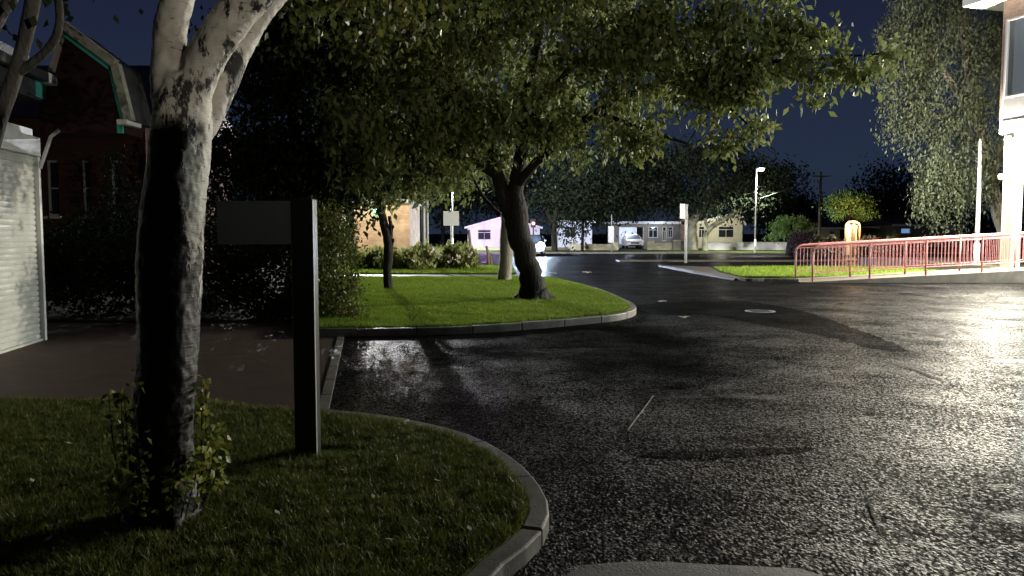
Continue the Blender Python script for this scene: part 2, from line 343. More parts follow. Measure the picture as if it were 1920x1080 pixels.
# ------------------------------------------------------------------ leaves and trees
def leaf_verts(pos, size, droop=.6, wid=.5, rng=RNG):
    n = len(pos)
    d = rng.normal(size=(n, 3)); d[:, 2] -= droop * 1.6; d /= np.linalg.norm(d, axis=1)[:, None]
    s = rng.normal(size=(n, 3)); s -= (s * d).sum(1)[:, None] * d; s /= np.linalg.norm(s, axis=1)[:, None]
    nn = np.cross(d, s); L_ = (size * rng.uniform(.65, 1.25, n))[:, None]
    a = pos; b = pos + d * L_ * .45 + s * L_ * wid * .5 + nn * L_ * .1; c = pos + d * L_; e = pos + d * L_ * .45 - s * L_ * wid * .5 + nn * L_ * .1
    V = np.stack([a, b, c, e], 1).reshape(-1, 3); i = np.arange(n) * 4
    F = np.concatenate([np.stack([i, i + 1, i + 2], 1), np.stack([i, i + 2, i + 3], 1)])
    return V, F
def blob_pts(blobs, n, rng=RNG, shell=.45):
    w_ = np.array([b[3] * b[4] * b[5] if len(b) < 7 else b[6] for b in blobs]); w_ = w_ / w_.sum()
    idx = rng.choice(len(blobs), n, p=w_); B = np.array([b[:6] for b in blobs])[idx]
    d = rng.normal(size=(n, 3)); d /= np.linalg.norm(d, axis=1)[:, None]
    r = rng.uniform(shell ** 3, 1, n) ** (1 / 3)
    r *= 1 + .16 * np.sin(d[:, 0] * 7 + idx) * np.cos(d[:, 2] * 6 + idx * 2)
    return B[:, :3] + d * r[:, None] * B[:, 3:]
def pb(px, py, rx, rz, Y, ry, wt=None):      # a crown lobe measured in the photograph, at depth Y, as (x,y,z,rx,ry,rz)
    c = at(px, py, Y); k = Y / FPX
    t = (c.x, c.y, c.z, rx * k, ry, rz * k)
    return t if wt is None else t + (wt,)
def grow(nodes, clumps, b, r0=.02, rmin=.006, sag=.0):
    """connect each clump to the nearest branch node with a bent twig"""
    NP = np.array([list(n) for n, r in nodes]); NR = [r for n, r in nodes]
    order = np.argsort([np.min(np.linalg.norm(NP - c, axis=1)) for c in clumps])
    for k in order:
        c = clumps[k]; dd = np.linalg.norm(NP - c, axis=1) + .35 * np.maximum(0, NP[:, 2] - c[2])
        j = int(np.argmin(dd)); p0 = Vector(NP[j]); p1 = Vector(c); ln = (p1 - p0).length
        if ln < .05: continue
        mid = (p0 + p1) / 2 + Vector([random.uniform(-.12, .12) * ln for _ in range(3)]) + Vector((0, 0, .1 * ln))
        ra = min(NR[j] * .7, .008 + .014 * ln); rb = max(rmin, ra * .45)
        pts = [p0, (p0 * .55 + mid * .45), mid, mid * .4 + p1 * .6, p1]; rr = [ra + (rb - ra) * q / 4 for q in range(5)]
        b.tube(pts, rr, 4, False)
        NP = np.vstack([NP] + [np.array([list(q)]) for q in pts[2:]]); NR += rr[2:]
def limbs(b, paths, sides=9, jit=.05):
    """paths: list of [(Vector, r), ...] ; returns nodes"""
    nodes = []
    for pth in paths:
        sp_ = spline([p for p, r in pth], 5); rr = []
        m = len(pth)
        for i in range(len(sp_)):
            t = i / 5; k = min(int(t), m - 2); f = t - k; rr.append(pth[k][1] * (1 - f) + pth[k + 1][1] * f)
        sp_ = [p + Vector((random.uniform(-1, 1), random.uniform(-1, 1), 0)) * r * .12 for p, r in zip(sp_, rr)]
        b.tube(sp_, rr, sides, True, jit); nodes += list(zip(sp_, rr))
    return nodes
def tree(name, base, paths, blobs, nclump, nleaf, size, label, cat, leafm, barkm, group=None, spread=.35, droop=.6, seed=1, shell=.45, weep=0, node_from=.25, twigs=True, wid=.5):
    rng = np.random.default_rng(seed); random.seed(seed)
    t = thing(name, base, label, cat, group)
    b = MB(); nodes = limbs(b, paths)
    cl = blob_pts(blobs, nclump, rng, shell)
    cand = [n for n in nodes if n[0].z > base[2] + node_from * max(x[0].z - base[2] for x in nodes)]
    if twigs: grow(cand, cl, b)
    b.build('trunk', barkm, t, smooth=True)
    n = nclump * nleaf
    off = rng.normal(size=(n, 3)) * spread
    if weep:
        u = rng.uniform(0, 1, n) * np.repeat(rng.uniform(.5, 1.3, nclump), nleaf); off[:, :2] *= .35 + .2 * u[:, None]; off[:, 2] = -u * weep
    else: off[:, 2] *= .7; off[:, 2] -= np.abs(rng.normal(size=n)) * spread * .3
    pos = np.repeat(cl, nleaf, 0) + off
    V, F = leaf_verts(pos, size, droop, wid, rng)
    fast_mesh('crown', V, F, leafm, t)
    return t
def shrub(name, base, blobs, n, size, label, leafm, group=None, seed=1, stems=5, cat='shrub', flowers=0, fm=None, droop=.2):
    rng = np.random.default_rng(seed); random.seed(seed); t = thing(name, base, label, cat, group)
    nc = max(12, n // 40); cl = blob_pts(blobs, nc, rng, .6)
    cl[:, 2] = np.maximum(cl[:, 2], base[2] + .08)
    b = MB(); nodes = limbs(b, [[(Vector(base) + Vector((random.uniform(-.1, .1), random.uniform(-.1, .1), 0)), .03), (Vector(base) * .6 + Vector(cl[i]) * .4, .02), (Vector(cl[i]), .01)] for i in range(min(stems, nc))], 5)
    grow(nodes, cl[:nc // 2], b); b.build('stem', M['bark'], t)
    bs = np.mean([[q[3], q[4], q[5]] for q in blobs]); k = n // nc
    pos = np.repeat(cl, k, 0) + rng.normal(size=(nc * k, 3)) * max(.07, bs * .2)
    pos[:, 2] = base[2] + .03 + np.abs(pos[:, 2] - base[2] - .03)
    V, F = leaf_verts(pos, size, droop, .6, rng); fast_mesh('foliage', V, F, leafm, t)
    if flowers:
        p = blob_pts(blobs, flowers, rng, .95); p = p[p[:, 2] > base[2] + .3]
        pos = np.repeat(p, 7, 0) + rng.normal(size=(len(p) * 7, 3)) * .025
        V, F = leaf_verts(pos, .11, -.5, .8, rng); fast_mesh('flower', V, F, fm, t)['kind'] = 'stuff'
    return t

# ------------------------------------------------------------------ lamps
def lamp(name, loc, power, color, radius=.15, parent=None):
    ld = bpy.data.lights.new(name, 'POINT'); ld.energy = power; ld.color = color; ld.shadow_soft_size = radius
    o = bpy.data.objects.new(name, ld); col.objects.link(o)
    if parent:
        o.parent = parent; o.location = root_inv(parent) @ Vector(loc)
    else: o.location = loc
    return o

# ================================================================== SETTING
def G(*pts): return [gnd(x, y) for x, y in pts]
b = MB(); b.add([(-900, -60, -.03), (900, -60, -.03), (900, 1500, -.03), (-900, 1500, -.03)], [(0, 1, 2, 3)]); tag(b.build('ground', M['ground']), kind='structure')
b = MB(); b.add([(-90, -12, 0), (95, -12, 0), (95, 63, 0), (-90, 63, 0)], [(0, 1, 2, 3)]); tag(b.build('road', M['asphalt']), kind='structure')
sheet('planting_bed', [Vector((-14, 14.25, 0)), Vector((-3.0, 14.25, 0)), Vector((-3.0, 16, 0)), Vector((-4.6, 22.5, 0)), Vector((-6.9, 24, 0)), Vector((-10.8, 40, 0)), Vector((-40, 40, 0)), Vector((-40, 14.25, 0))], .045, M['soil'], thick=.045)
# brown driveway in front of the shutter
dk = gnd(604, 778); dk2 = gnd(640, 628)
drive = [Vector((-11, dk.y - 1.5, 0)), Vector((dk.x, dk.y - 1.5, 0)), dk, dk2, Vector((-2.9, 14.2, 0)), Vector((-11, 14.2, 0))]
sheet('driveway', drive, .006, M['paving'])
b = MB()
a_, c_ = gnd(604, 778), gnd(641, 626); dv = (c_ - a_); n_ = 7
for i in range(n_):
    p = a_ + dv * (i + .02) / n_; q = a_ + dv * (i + .98) / n_; nrm = Vector((dv.y, -dv.x, 0)).normalized() * .05
    b.prism([p - nrm, p + nrm, q + nrm, q - nrm], (0, 0, .018))
tag(b.build('edging', M['kerb']), kind='structure')

def kerb(name, path, wdt, z, m=M['kerb'], closed=False, seg=.9):
    """kerb stones of about 0.9 m laid along a path, with open joints"""
    b = MB(); acc = 0; n = len(path); st = []
    nr = []
    for i in range(n):
        t = path[(i + 1) % n] - path[i - 1] if closed else path[min(i + 1, n - 1)] - path[max(0, i - 1)]
        nr.append(Vector((-t.y, t.x, 0)).normalized())
    run = [0]
    for i in range(1, n): run.append(run[-1] + (path[i] - path[i - 1]).length)
    tot = run[-1]; k = max(1, round(tot / seg))
    def pt(s):
        s = max(0, min(tot, s))
        for i in range(1, n):
            if run[i] >= s:
                f = (s - run[i - 1]) / max(1e-6, run[i] - run[i - 1]); return path[i - 1].lerp(path[i], f), nr[i - 1].lerp(nr[i], f).normalized()
        return path[-1], nr[-1]
    for j in range(k):
        s0 = j * tot / k + .006; s1 = (j + 1) * tot / k - .006; h = z + random.uniform(-.006, .006); q = 4
        P_ = [pt(s0 + (s1 - s0) * i / q) for i in range(q + 1)]
        inn = [p + v * wdt for p, v in P_]; out = [p for p, v in P_]
        poly = [Vector((v.x, v.y, -.02)) for v in out] + [Vector((v.x, v.y, -.02)) for v in reversed(inn)]
        b.prism(poly, (0, 0, h + .02))
    o = b.build(name, m, bevel=.012); o['kind'] = 'structure'; return o

def blades(name, poly, n, hmin, hmax, m, z, w_=.006, rng=RNG, lim=None):
    xs = np.array([p[0] for p in poly]); ys = np.array([p[1] for p in poly]); out = []
    got = 0
    while got < n:
        X = rng.uniform(xs.min(), xs.max(), n); Y = rng.uniform(ys.min(), ys.max(), n)
        ins = np.zeros(n, bool); j = len(xs) - 1
        for i in range(len(xs)):
            c = ((ys[i] > Y) != (ys[j] > Y)) & (X < (xs[j] - xs[i]) * (Y - ys[i]) / (ys[j] - ys[i] + 1e-12) + xs[i]); ins ^= c; j = i
        if lim is not None: ins &= lim(X, Y, rng)
        out.append(np.stack([X[ins], Y[ins]], 1)); got += int(ins.sum())
    p = np.concatenate(out)[:n]
    cl = np.array([noise.noise(Vector((x * 1.7, y * 1.7, 3))) for x, y in p]); cl2 = np.array([noise.noise(Vector((x * 9, y * 9, 7))) for x, y in p])
    h = rng.uniform(hmin, hmax, n) * (1 + .5 * cl + .6 * cl2); an = rng.uniform(0, math.tau, n); ln = rng.normal(0, .55, (n, 2)) * h[:, None]
    a = np.stack([p[:, 0] - np.cos(an) * w_, p[:, 1] - np.sin(an) * w_, np.full(n, z)], 1); c = np.stack([p[:, 0] + np.cos(an) * w_, p[:, 1] + np.sin(an) * w_, np.full(n, z)], 1)
    t = np.stack([p[:, 0] + ln[:, 0], p[:, 1] + ln[:, 1], z + h], 1)
    V = np.stack([a, c, t], 1).reshape(-1, 3); F = np.arange(3 * n).reshape(-1, 3)
    o = fast_mesh(name, V, F, m); o['kind'] = 'stuff'; return tag(o)

# ---- foreground lawn
ZL = .09
fl = spline([gnd(600, 786), gnd(700, 796), gnd(800, 813), gnd(890, 840), gnd(965, 885), gnd(1010, 935), gnd(1030, 985), gnd(1010, 1035), gnd(945, 1090)], 8)
fl = fl + spline([gnd(945, 1090), Vector((-.35, 2.8, 0)), Vector((-.9, 1.9, 0)), Vector((-1.0, .5, 0)), Vector((-1.0, -4, 0))], 6)[1:]
inner = []
for i in range(len(fl)):
    t = fl[min(i + 1, len(fl) - 1)] - fl[max(0, i - 1)]; nn_ = Vector((t.y, -t.x, 0)).normalized(); inner.append(fl[i] + nn_ * .115)
back = [gnd(-500, 766), gnd(0, 768), gnd(240, 768), gnd(420, 775)]
kerb('kerb', [p - Vector((0, 0, 0)) for p in fl][::-1], .115, .095, closed=False)
poly1 = [Vector((p.x, p.y, 0)) for p in back] + inner + [Vector((-9, -4, 0))]
sheet('lawn', poly1, ZL, M['turf'], thick=.1)
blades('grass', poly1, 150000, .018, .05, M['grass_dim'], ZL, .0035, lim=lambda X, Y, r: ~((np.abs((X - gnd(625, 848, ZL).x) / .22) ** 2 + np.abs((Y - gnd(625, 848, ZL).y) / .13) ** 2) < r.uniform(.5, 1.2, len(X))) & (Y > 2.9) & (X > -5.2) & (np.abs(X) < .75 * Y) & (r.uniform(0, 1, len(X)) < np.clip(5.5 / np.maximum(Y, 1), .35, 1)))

patchy_soil = [gnd(610, 862), gnd(560, 858), gnd(565, 838), gnd(610, 832), gnd(660, 836), gnd(690, 845), gnd(665, 858)]
sheet('bare_soil', spline([Vector((p.x, p.y, 0)) for p in patchy_soil], 5, True), ZL + .004, M['soil'])
# ---- island lawn
isl = spline([gnd(560, 632), gnd(700, 630), gnd(850, 627), gnd(980, 619), gnd(1090, 609), gnd(1165, 600), gnd(1193, 588), gnd(1175, 572), gnd(1120, 548), gnd(1050, 530), gnd(1010, 525)], 8)
tan_l = [gnd(940, 526), gnd(800, 526), gnd(560, 526)]
inn2 = []
for i in range(len(isl)):
    t = isl[min(i + 1, len(isl) - 1)] - isl[max(0, i - 1)]; inn2.append(isl[i] + Vector((-t.y, t.x, 0)).normalized() * .14)
kerb('kerb', isl, .14, .12)
poly2 = inn2 + tan_l
sheet('lawn', poly2, .115, M['turf'], thick=.12)
blades('grass', poly2, 230000, .025, .06, M['grass'], .115, .010)
# ---- strip beyond the path
path_ = [gnd(560, 526), gnd(990, 525), gnd(990, 517), gnd(560, 517)]
sheet('path', path_, .05, M['pavement'], thick=.05)
strip = [gnd(560, 517), gnd(965, 517), gnd(960, 503), gnd(560, 503)]
sheet('lawn', strip, .1, M['turf'], thick=.1); blades('grass', strip, 26000, .03, .08, M['grass'], .1, .02)
bed = [gnd(560, 503), gnd(890, 503), gnd(880, 484), gnd(560, 484)]
sheet('flower_bed', bed, .08, M['soil'], thick=.08)
bedg = [gnd(672, 501), gnd(884, 501), gnd(874, 486), gnd(672, 486)]
blades('tall_grass', bedg, 12000, .35, .75, M['leaf_bed'], .08, .022)
# ---- right verge by the ramp
rl = [gnd(1382, 524), gnd(1345, 512), gnd(1338, 505), gnd(1700, 500), Vector((30, 38, 0)), Vector((30, 27.9, 0)), Vector((10.4, 27.9, 0)), gnd(1490, 524)]
rl = [gnd(1390, 523), gnd(1352, 513), gnd(1338, 505), gnd(1480, 503.5), Vector((32, 35.0, 0)), Vector((32, 27.8, 0)), Vector((9.4, 27.8, 0))]
sheet('lawn', rl, .1, M['turf'], thick=.1); blades('grass', rl, 40000, .03, .08, M['grass'], .1, .015)
kerb('kerb', spline([gnd(1245, 502), gnd(1300, 512), gnd(1385, 526), gnd(1440, 528), Vector((9.35, 26.0, 0))], 6), .12, .1, M['strip'])
sheet('pavement', [gnd(1235, 500), gnd(1330, 503), gnd(1350, 514), gnd(1390, 524), gnd(1375, 526), gnd(1300, 513)], .07, M['pavement'], thick=.07)
# ---- far verge and far pavement
sheet('verge', [Vector((-90, 63, 0)), Vector((-11, 63, 0)), Vector((95, 60, 0)), Vector((95, 75, 0)), Vector((-90, 75, 0))], .1, M['turf'], thick=.1)
kerb('kerb', [Vector((-60, 62.8, 0)), Vector((-11, 62.8, 0)), Vector((60, 61, 0))], .16, .12, M['kerb'], seg=1.5)
sheet('pavement', [Vector((6, 44.6, 0)), Vector((60, 46, 0)), Vector((60, 48, 0)), Vector((6, 46.2, 0))], .06, M['pavement'], thick=.06)
# ---- areas of duller asphalt, cracks, concrete strip at the very bottom
def patchy(name, pts, z, m, jit=.03):
    P_ = spline([gnd(x, y) for x, y in pts], 6, True)
    P_ = spline(P_, 5, True); P_ = [p + Vector((random.uniform(-jit, jit), random.uniform(-jit, jit), 0)) for p in P_]
    return sheet(name, P_, z, m)
patchy('dull_road_area', [(1180, 574), (1300, 566), (1400, 566), (1500, 582), (1600, 615), (1700, 655), (1640, 655), (1540, 630), (1440, 612), (1330, 592), (1230, 590)], .004, M['asphalt_dull'], .05)
patchy('dull_road_area', [(1320, 782), (1400, 770), (1490, 768), (1480, 778), (1420, 786)], .004, M['asphalt_dull'], .015)
patchy('dull_road_area', [(1180, 852), (1300, 846), (1400, 842), (1520, 840), (1510, 848), (1400, 856), (1300, 862)], .004, M['asphalt_dull'], .015)
def crack(pts, wd):
    P_ = spline([gnd(x, y) for x, y in pts], 7); L_, R_ = [], []
    for i, p in enumerate(P_):
        t = P_[min(i + 1, len(P_) - 1)] - P_[max(0, i - 1)]; n = Vector((-t.y, t.x, 0)).normalized(); q = wd * random.uniform(.4, 1.2) * math.sin(math.pi * (i + .5) / len(P_))
        j = Vector((random.uniform(-1, 1), random.uniform(-1, 1), 0)) * wd * .6
        L_.append(p + n * q + j); R_.append(p - n * q + j)
    sheet('road_crack', L_ + R_[::-1], .008, M['crack'])
crack([(1540, 652), (1620, 670), (1700, 690), (1760, 712), (1800, 726)], .03)
crack([(1670, 547), (1700, 549), (1765, 550)], .1)
crack([(1790, 573), (1830, 578), (1890, 582)], .05)
crack([(1700, 610), (1750, 628), (1800, 640)], .05)
crack([(1360, 742), (1440, 744), (1488, 748)], .012)
crack([(1600, 880), (1625, 930), (1640, 975), (1655, 1010)], .008)
sheet('concrete_strip', spline([gnd(1085, 1062), gnd(1200, 1055), gnd(1330, 1060), gnd(1500, 1068)], 4) + [gnd(1600, 1100), gnd(1500, 1150), gnd(1050, 1150), gnd(1060, 1085)], .006, M['strip'])

# ================================================================== FOREGROUND BIRCH
YB = gnd(312, 965, .1).y
def bp(px, py, r, dy=0): return (at(px, py, YB + dy), r * .94 * (YB + dy) / FPX)
birch = thing('birch_tree', (at(312, 965, YB).x, YB, ZL), 'big forked birch on the front lawn with peeling bark and leafy shoots at its foot', 'tree')
b = MB()
def lobed(path, sides=28, amp=.07, sd=0):
    pts = spline([p for p, r in path], 10); rr = []; m = len(path)
    for i in range(len(pts)):
        t = i / 10; k = min(int(t), m - 2); f = t - k; rr.append(path[k][1] * (1 - f) + path[k + 1][1] * f)
    o = len(b.v); b.tube(pts, rr, sides)
    for q in range(o, len(b.v)):
        i = (q - o) // sides; v = Vector(b.v[q]); c = pts[i]; d = v - c
        f = 1 + amp * noise.noise(Vector((d.x * 9 / (rr[i] + .05) * .2, d.y * 9 / (rr[i] + .05) * .2, v.z * 1.6 + sd))) * 1.6 + amp * .5 * noise.noise(v * 9)
        b.v[q] = tuple(c + d * f)
    return list(zip(pts, rr))
nb = []
nb += lobed([bp(306, 985, 84), bp(308, 950, 74), bp(307, 900, 62), bp(308, 800, 57), bp(312, 650, 58), bp(318, 500, 60), bp(330, 350, 60), bp(340, 255, 58), bp(345, 190, 52), bp(346, 140, 36)])
nb += lobed([bp(325, 230, 36), bp(318, 160, 36), bp(316, 100, 32), bp(322, 40, 31), bp(338, -20, 30), bp(345, -160, 26), bp(320, -400, 20), bp(330, -700, 12)], 20, .06, 5)
nb += lobed([bp(352, 230, 36), bp(368, 150, 37), bp(400, 85, 38), bp(446, 20, 38), bp(500, -40, 36), bp(560, -160, 30), bp(620, -380, 22), bp(660, -640, 12)], 20, .06, 9)
nb += lobed([bp(375, 260, 20, .12), bp(398, 215, 24, .2), bp(425, 150, 25, .3), bp(455, 85, 22, .36), bp(495, 25, 18, .42), bp(535, -20, 15, .5), bp(620, -130, 13, .7), bp(740, -280, 8, 1)], 16, .08, 13)
# roots flare
for a0, px, py in ((0, 362, 968), (1, 262, 975), (2, 330, 1000)):
    lobed([bp(318, 900, 30), bp((318 + px) / 2, 945, 24), (gnd(px, py, .085), .03)], 10, .1, a0)
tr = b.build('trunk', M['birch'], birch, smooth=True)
rm_ = tr.modifiers.new('blend', 'REMESH'); rm_.mode = 'VOXEL'; rm_.voxel_size = .011; rm_.use_smooth_shade = True
sm_ = tr.modifiers.new('soften', 'SMOOTH'); sm_.iterations = 5; sm_.factor = .5
tx = bpy.data.textures.new('bark_flakes', 'CLOUDS'); tx.noise_scale = .045; tx.noise_depth = 3
dm = tr.modifiers.new('flakes', 'DISPLACE'); dm.texture = tx; dm.strength = .015; dm.mid_level = .5; dm.texture_coords = 'LOCAL'
rng = np.random.default_rng(5)
cl = blob_pts([pb(560, -560, 700, 260, 4.8, 1.6), pb(150, -420, 380, 200, 4.6, 1.2), pb(680, -200, 240, 90, 5.2, .6)], 190, rng)
cl = np.vstack([cl, blob_pts([pb(720, -40, 250, 40, 5.5, .7), pb(560, -40, 60, 30, 5.2, .4)], 26, rng)])
b = MB(); grow([n for n in nb if n[0].z > 2.9], cl, b); b.build('branch', M['bark_pale'], birch, smooth=True)['kind'] = 'stuff'
k = 45; pos = np.repeat(cl, k, 0) + rng.normal(size=(len(cl) * k, 3)) * .16
V, F = leaf_verts(pos, .06, .9, .75, rng); fast_mesh('crown', V, F, M['leaf_birch'], birch)
# shoots at the foot
b = MB(); cl = []
for i in range(24):
    a = rng.uniform(0, math.tau) if i < 8 else rng.uniform(-2.6, .3); base_ = Vector((birch.location.x + .19 * math.cos(a), YB + .17 * math.sin(a) - .03, ZL + .05))
    h = rng.uniform(.15, .72); out = rng.uniform(.0, .13)
    tip = base_ + Vector((math.cos(a) * out, math.sin(a) * out, h)); md = (base_ + tip) / 2 + Vector((0, 0, .06)) + Vector((math.cos(a), math.sin(a), 0)) * out * .3
    pts = spline([base_, md, tip], 5); b.tube(pts, [.004 - .0002 * j for j in range(len(pts))], 5)
    cl += [list(p) for p in pts[3:]]
b.build('shoot', M['bark'], birch)['kind'] = 'stuff'
cl = np.array(cl); pos = np.repeat(cl, 3, 0) + rng.normal(size=(len(cl) * 3, 3)) * .03
V, F = leaf_verts(pos, .045, .5, .85, rng); fast_mesh('shoot_leaves', V, F, M['leaf_shoot'], birch)

# second birch, leaning in from the left edge
b2t = thing('birch_tree', (-2.75, 3.9, ZL), 'slim leaning birch stem crossing the top left corner in front of the shutter', 'tree')
b = MB(); Y2 = 3.9
def bq(px, py, r, dy=0): return (at(px, py, Y2 + dy), r * Y2 / FPX)
n2 = lobed([(Vector((-2.75, 3.9, 0.02)), .09), bq(-90, 560, 30), bq(-50, 380, 22), bq(-5, 235, 15), bq(25, 150, 14), bq(45, 80, 13), bq(62, 0, 14), bq(75, -90, 12), bq(120, -400, 8)], 12, .1, 3)
n2 += lobed([bq(30, 140, 9), bq(88, 95, 8), bq(112, 40, 7), bq(100, -60, 7), bq(60, -300, 5)], 8, .1, 4)
n2 += lobed([bq(-40, 120, 12), bq(0, 30, 11), bq(35, -30, 10), bq(90, -200, 7)], 8, .1, 8)
b.build('trunk', M['bark_mid'], b2t, smooth=True)
cl = blob_pts([pb(60, -300, 260, 160, 3.9, .8), pb(60, 20, 50, 60, 4.0, .3), pb(90, 110, 30, 50, 4.0, .15)], 50, rng)
b = MB(); grow([n for n in n2 if n[0].z > 2.2], cl, b); b.build('branch', M['bark'], b2t, smooth=True)['kind'] = 'stuff'
pos = np.repeat(cl, 30, 0) + rng.normal(size=(len(cl) * 30, 3)) * .11
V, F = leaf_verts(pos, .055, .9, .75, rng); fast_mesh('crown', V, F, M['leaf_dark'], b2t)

# ================================================================== SIGN POST
sg = gnd(578, 852, ZL); sY = sg.y
sign = thing('post_sign', (sg.x, sY, ZL), 'dark square post carrying a small blank grey panel, on the front lawn', 'sign')
k = sY / FPX; wx = 20 * k
b = MB(); top = at(575, 373, sY).z; b.box(sg.x - wx, sg.x + wx, sY - .07, sY + .07, ZL - .05, top); b.build('post', M['blackpost'], sign, bevel=.006)
b = MB(); b.box(sg.x + wx + .001, sg.x + wx + .005, sY - .072, sY - .05, ZL, top - .01); b.build('edge_highlight', M['greymetal'], sign)  # pale strip added as the highlight on the post's right edge
b = MB(); pz0, pz1 = at(500, 458, sY).z, at(500, 379, sY).z; x0 = at(408, 400, sY).x; b.box(x0, sg.x - wx + .002, sY - .02, sY + .015, pz0, pz1); b.build('panel', M['panel'], sign, bevel=.004)
b = MB(); b.box(x0 - .004, sg.x - wx, sY - .024, sY + .02, pz1 - .001, pz1 + .008); b.build('panel_rim', M['greymetal'], sign)

# ================================================================== LEFT GARAGE WITH GAMBREL CANOPY
c1 = gnd(85, 638); c0 = gnd(0, 665)
dirn = (c0 - c1).normalized()                       # towards the camera along the shutter wall
nrm = Vector((-dirn.y, dirn.x, 0));
if nrm.x < 0: nrm = -nrm
gz = 3.12
gar = thing('garage', (c1.x, c1.y, 0), 'white garage at left edge with roller shutter and a gambrel canopy edged in teal', 'building')
def gp(u, v, z): return c1 + dirn * u + nrm * v + Vector((0, 0, z))   # u towards camera, v out of the wall
def gbox(b, u0, u1, v0, v1, z0, z1): return b.prism([gp(u0, v0, z0), gp(u1, v0, z0), gp(u1, v1, z0), gp(u0, v1, z0)], (0, 0, z1 - z0))
b = MB(); gbox(b, .0, .22, -6, -.06, 0, gz); gbox(b, .22, 6, -6, -.06, 2.72, gz); gbox(b, 4.0, 6, -6, -.06, 0, 2.715); gbox(b, .225, 4.0, -6, -.35, 0, 2.715); b.build('wall', M['white_paint'], gar)
for u_ in (0, 3.9):
    b = MB(); gbox(b, u_, u_ + .075, -.058, .03, 0, 2.715); b.build('shutter_guide', M['white_paint'], gar, bevel=.004)
# shutter: ribbed sheet
b = MB(); prof = []
zz = 0.03
while zz < 2.7:
    prof += [(zz, 0), (zz + .02, .016), (zz + .05, .022), (zz + .072, .012), (zz + .078, 0)]; zz += .08
vsl = [gp(.07, -.05 + v, z) for z, v in prof] + [gp(3.9, -.05 + v, z) for z, v in prof]; n = len(prof)
b.add(vsl, [(i, i + 1, n + i + 1, n + i) for i in range(n - 1)]); b.build('roller_shutter', M['shutter'], gar)
b = MB(); gbox(b, .07, 3.9, -.055, .0, 0, .04); b.build('shutter_foot', M['shutter'], gar)
b = MB(); gbox(b, .0, 4.1, -.057, .045, 2.72, 3.0); b.build('shutter_box', M['white_paint'], gar, bevel=.01)
# flat roof over the garage: teal fascia with white gutter
zf0 = at(90, 182, c1.y - .4).z; zf1 = at(90, 152, c1.y - .4).z; zf2 = at(90, 132, c1.y - .4).z
b = MB(); gbox(b, .15, 6, -6, .18, zf0 - .03, zf0); b.build('soffit', M['slate'], gar)
b = MB(); gbox(b, .15, .5, .05, .2, zf0 + .001, zf1); b.build('fascia', M['teal'], gar); b = MB(); gbox(b, .502, 6, .05, .2, zf0 + .001, zf1); b.build('fascia_board', M['slate'], gar)
b = MB(); gbox(b, .05, .35, .02, .33, zf1 + .002, zf2); b.build('gutter_end', M['white_paint'], gar, bevel=.02); b = MB(); gbox(b, .352, 6, .02, .33, zf1 + .002, zf2 - .01); b.build('gutter', M['slate'], gar, bevel=.02)
b = MB(); gbox(b, .2, 6, -6, .019, zf1, zf2 + .25); b.build('roof', M['slate'], gar)
# gambrel canopy, front plane facing the camera
GY = c1.y + .1
def gv(px, py, dy=0): return at(px, py, GY + dy)
gpoly = [(72, 250), (74, 170), (103, 132), (124, 62), (213, 128), (237, 225), (232, 250)]
b = MB(); b.prism([gv(*p) for p in gpoly], (0, .6, 0)); b.build('gable', M['brownwall'], gar)
def strip3(name, pts, wd, y0, y1, m, off=0.0):
    """board running along the outer edge polyline in the gable plane"""
    P_ = [gv(*p) for p in pts]; b = MB()
    for i in range(len(P_) - 1):
        t = (P_[i + 1] - P_[i]); n = Vector((t.z, 0, -t.x)).normalized()
        if n.x < 0 and i > 0: n = -n
        if i == 0 and n.z < 0: n = -n
        a, c = P_[i] - t.normalized() * .02 + n * off, P_[i + 1] + t.normalized() * .02 + n * off
        b.prism([a + Vector((0, y0, 0)), c + Vector((0, y0, 0)), c + n * wd + Vector((0, y0, 0)), a + n * wd + Vector((0, y0, 0))], (0, y1 - y0 + .003 * i, 0))
    return b.build(name, m, gar, bevel=.004)
strip3('barge_board', [(124, 62), (213, 128), (237, 228)], .075, -.05, -.004, M['teal'], -.06)
strip3('verge_trim', [(122, 60), (213, 128), (238, 228)], .12, -.14, -.02, M['cream_board'], .02)
strip3('roof', [(122, 60), (213, 128), (238, 228)], .07, -.018, .7, M['slate'], .015)
strip3('verge_board', [(104, 134), (124, 60)], .04, -.12, .1, M['cream_board'], .0)
b = MB(); e = gv(240, 232); b.box(e.x - .1, e.x + .07, GY - .16, GY + .3, e.z - .03, e.z + .05); b.build('gutter', M['white_paint'], gar, bevel=.02)
b = MB(); e = gv(226, 240); b.box(e.x - .03, e.x + .05, GY - .05, GY - .004, e.z - .08, e.z + .04); b.build('fascia_end', M['teal'], gar)
b = MB(); b.tube([gp(.02, .03, 2.55), gp(-.02, .18, gz - .1), gp(-.02, .3, gz)], .03, 6); b.build('bracket', M['white_paint'], gar)
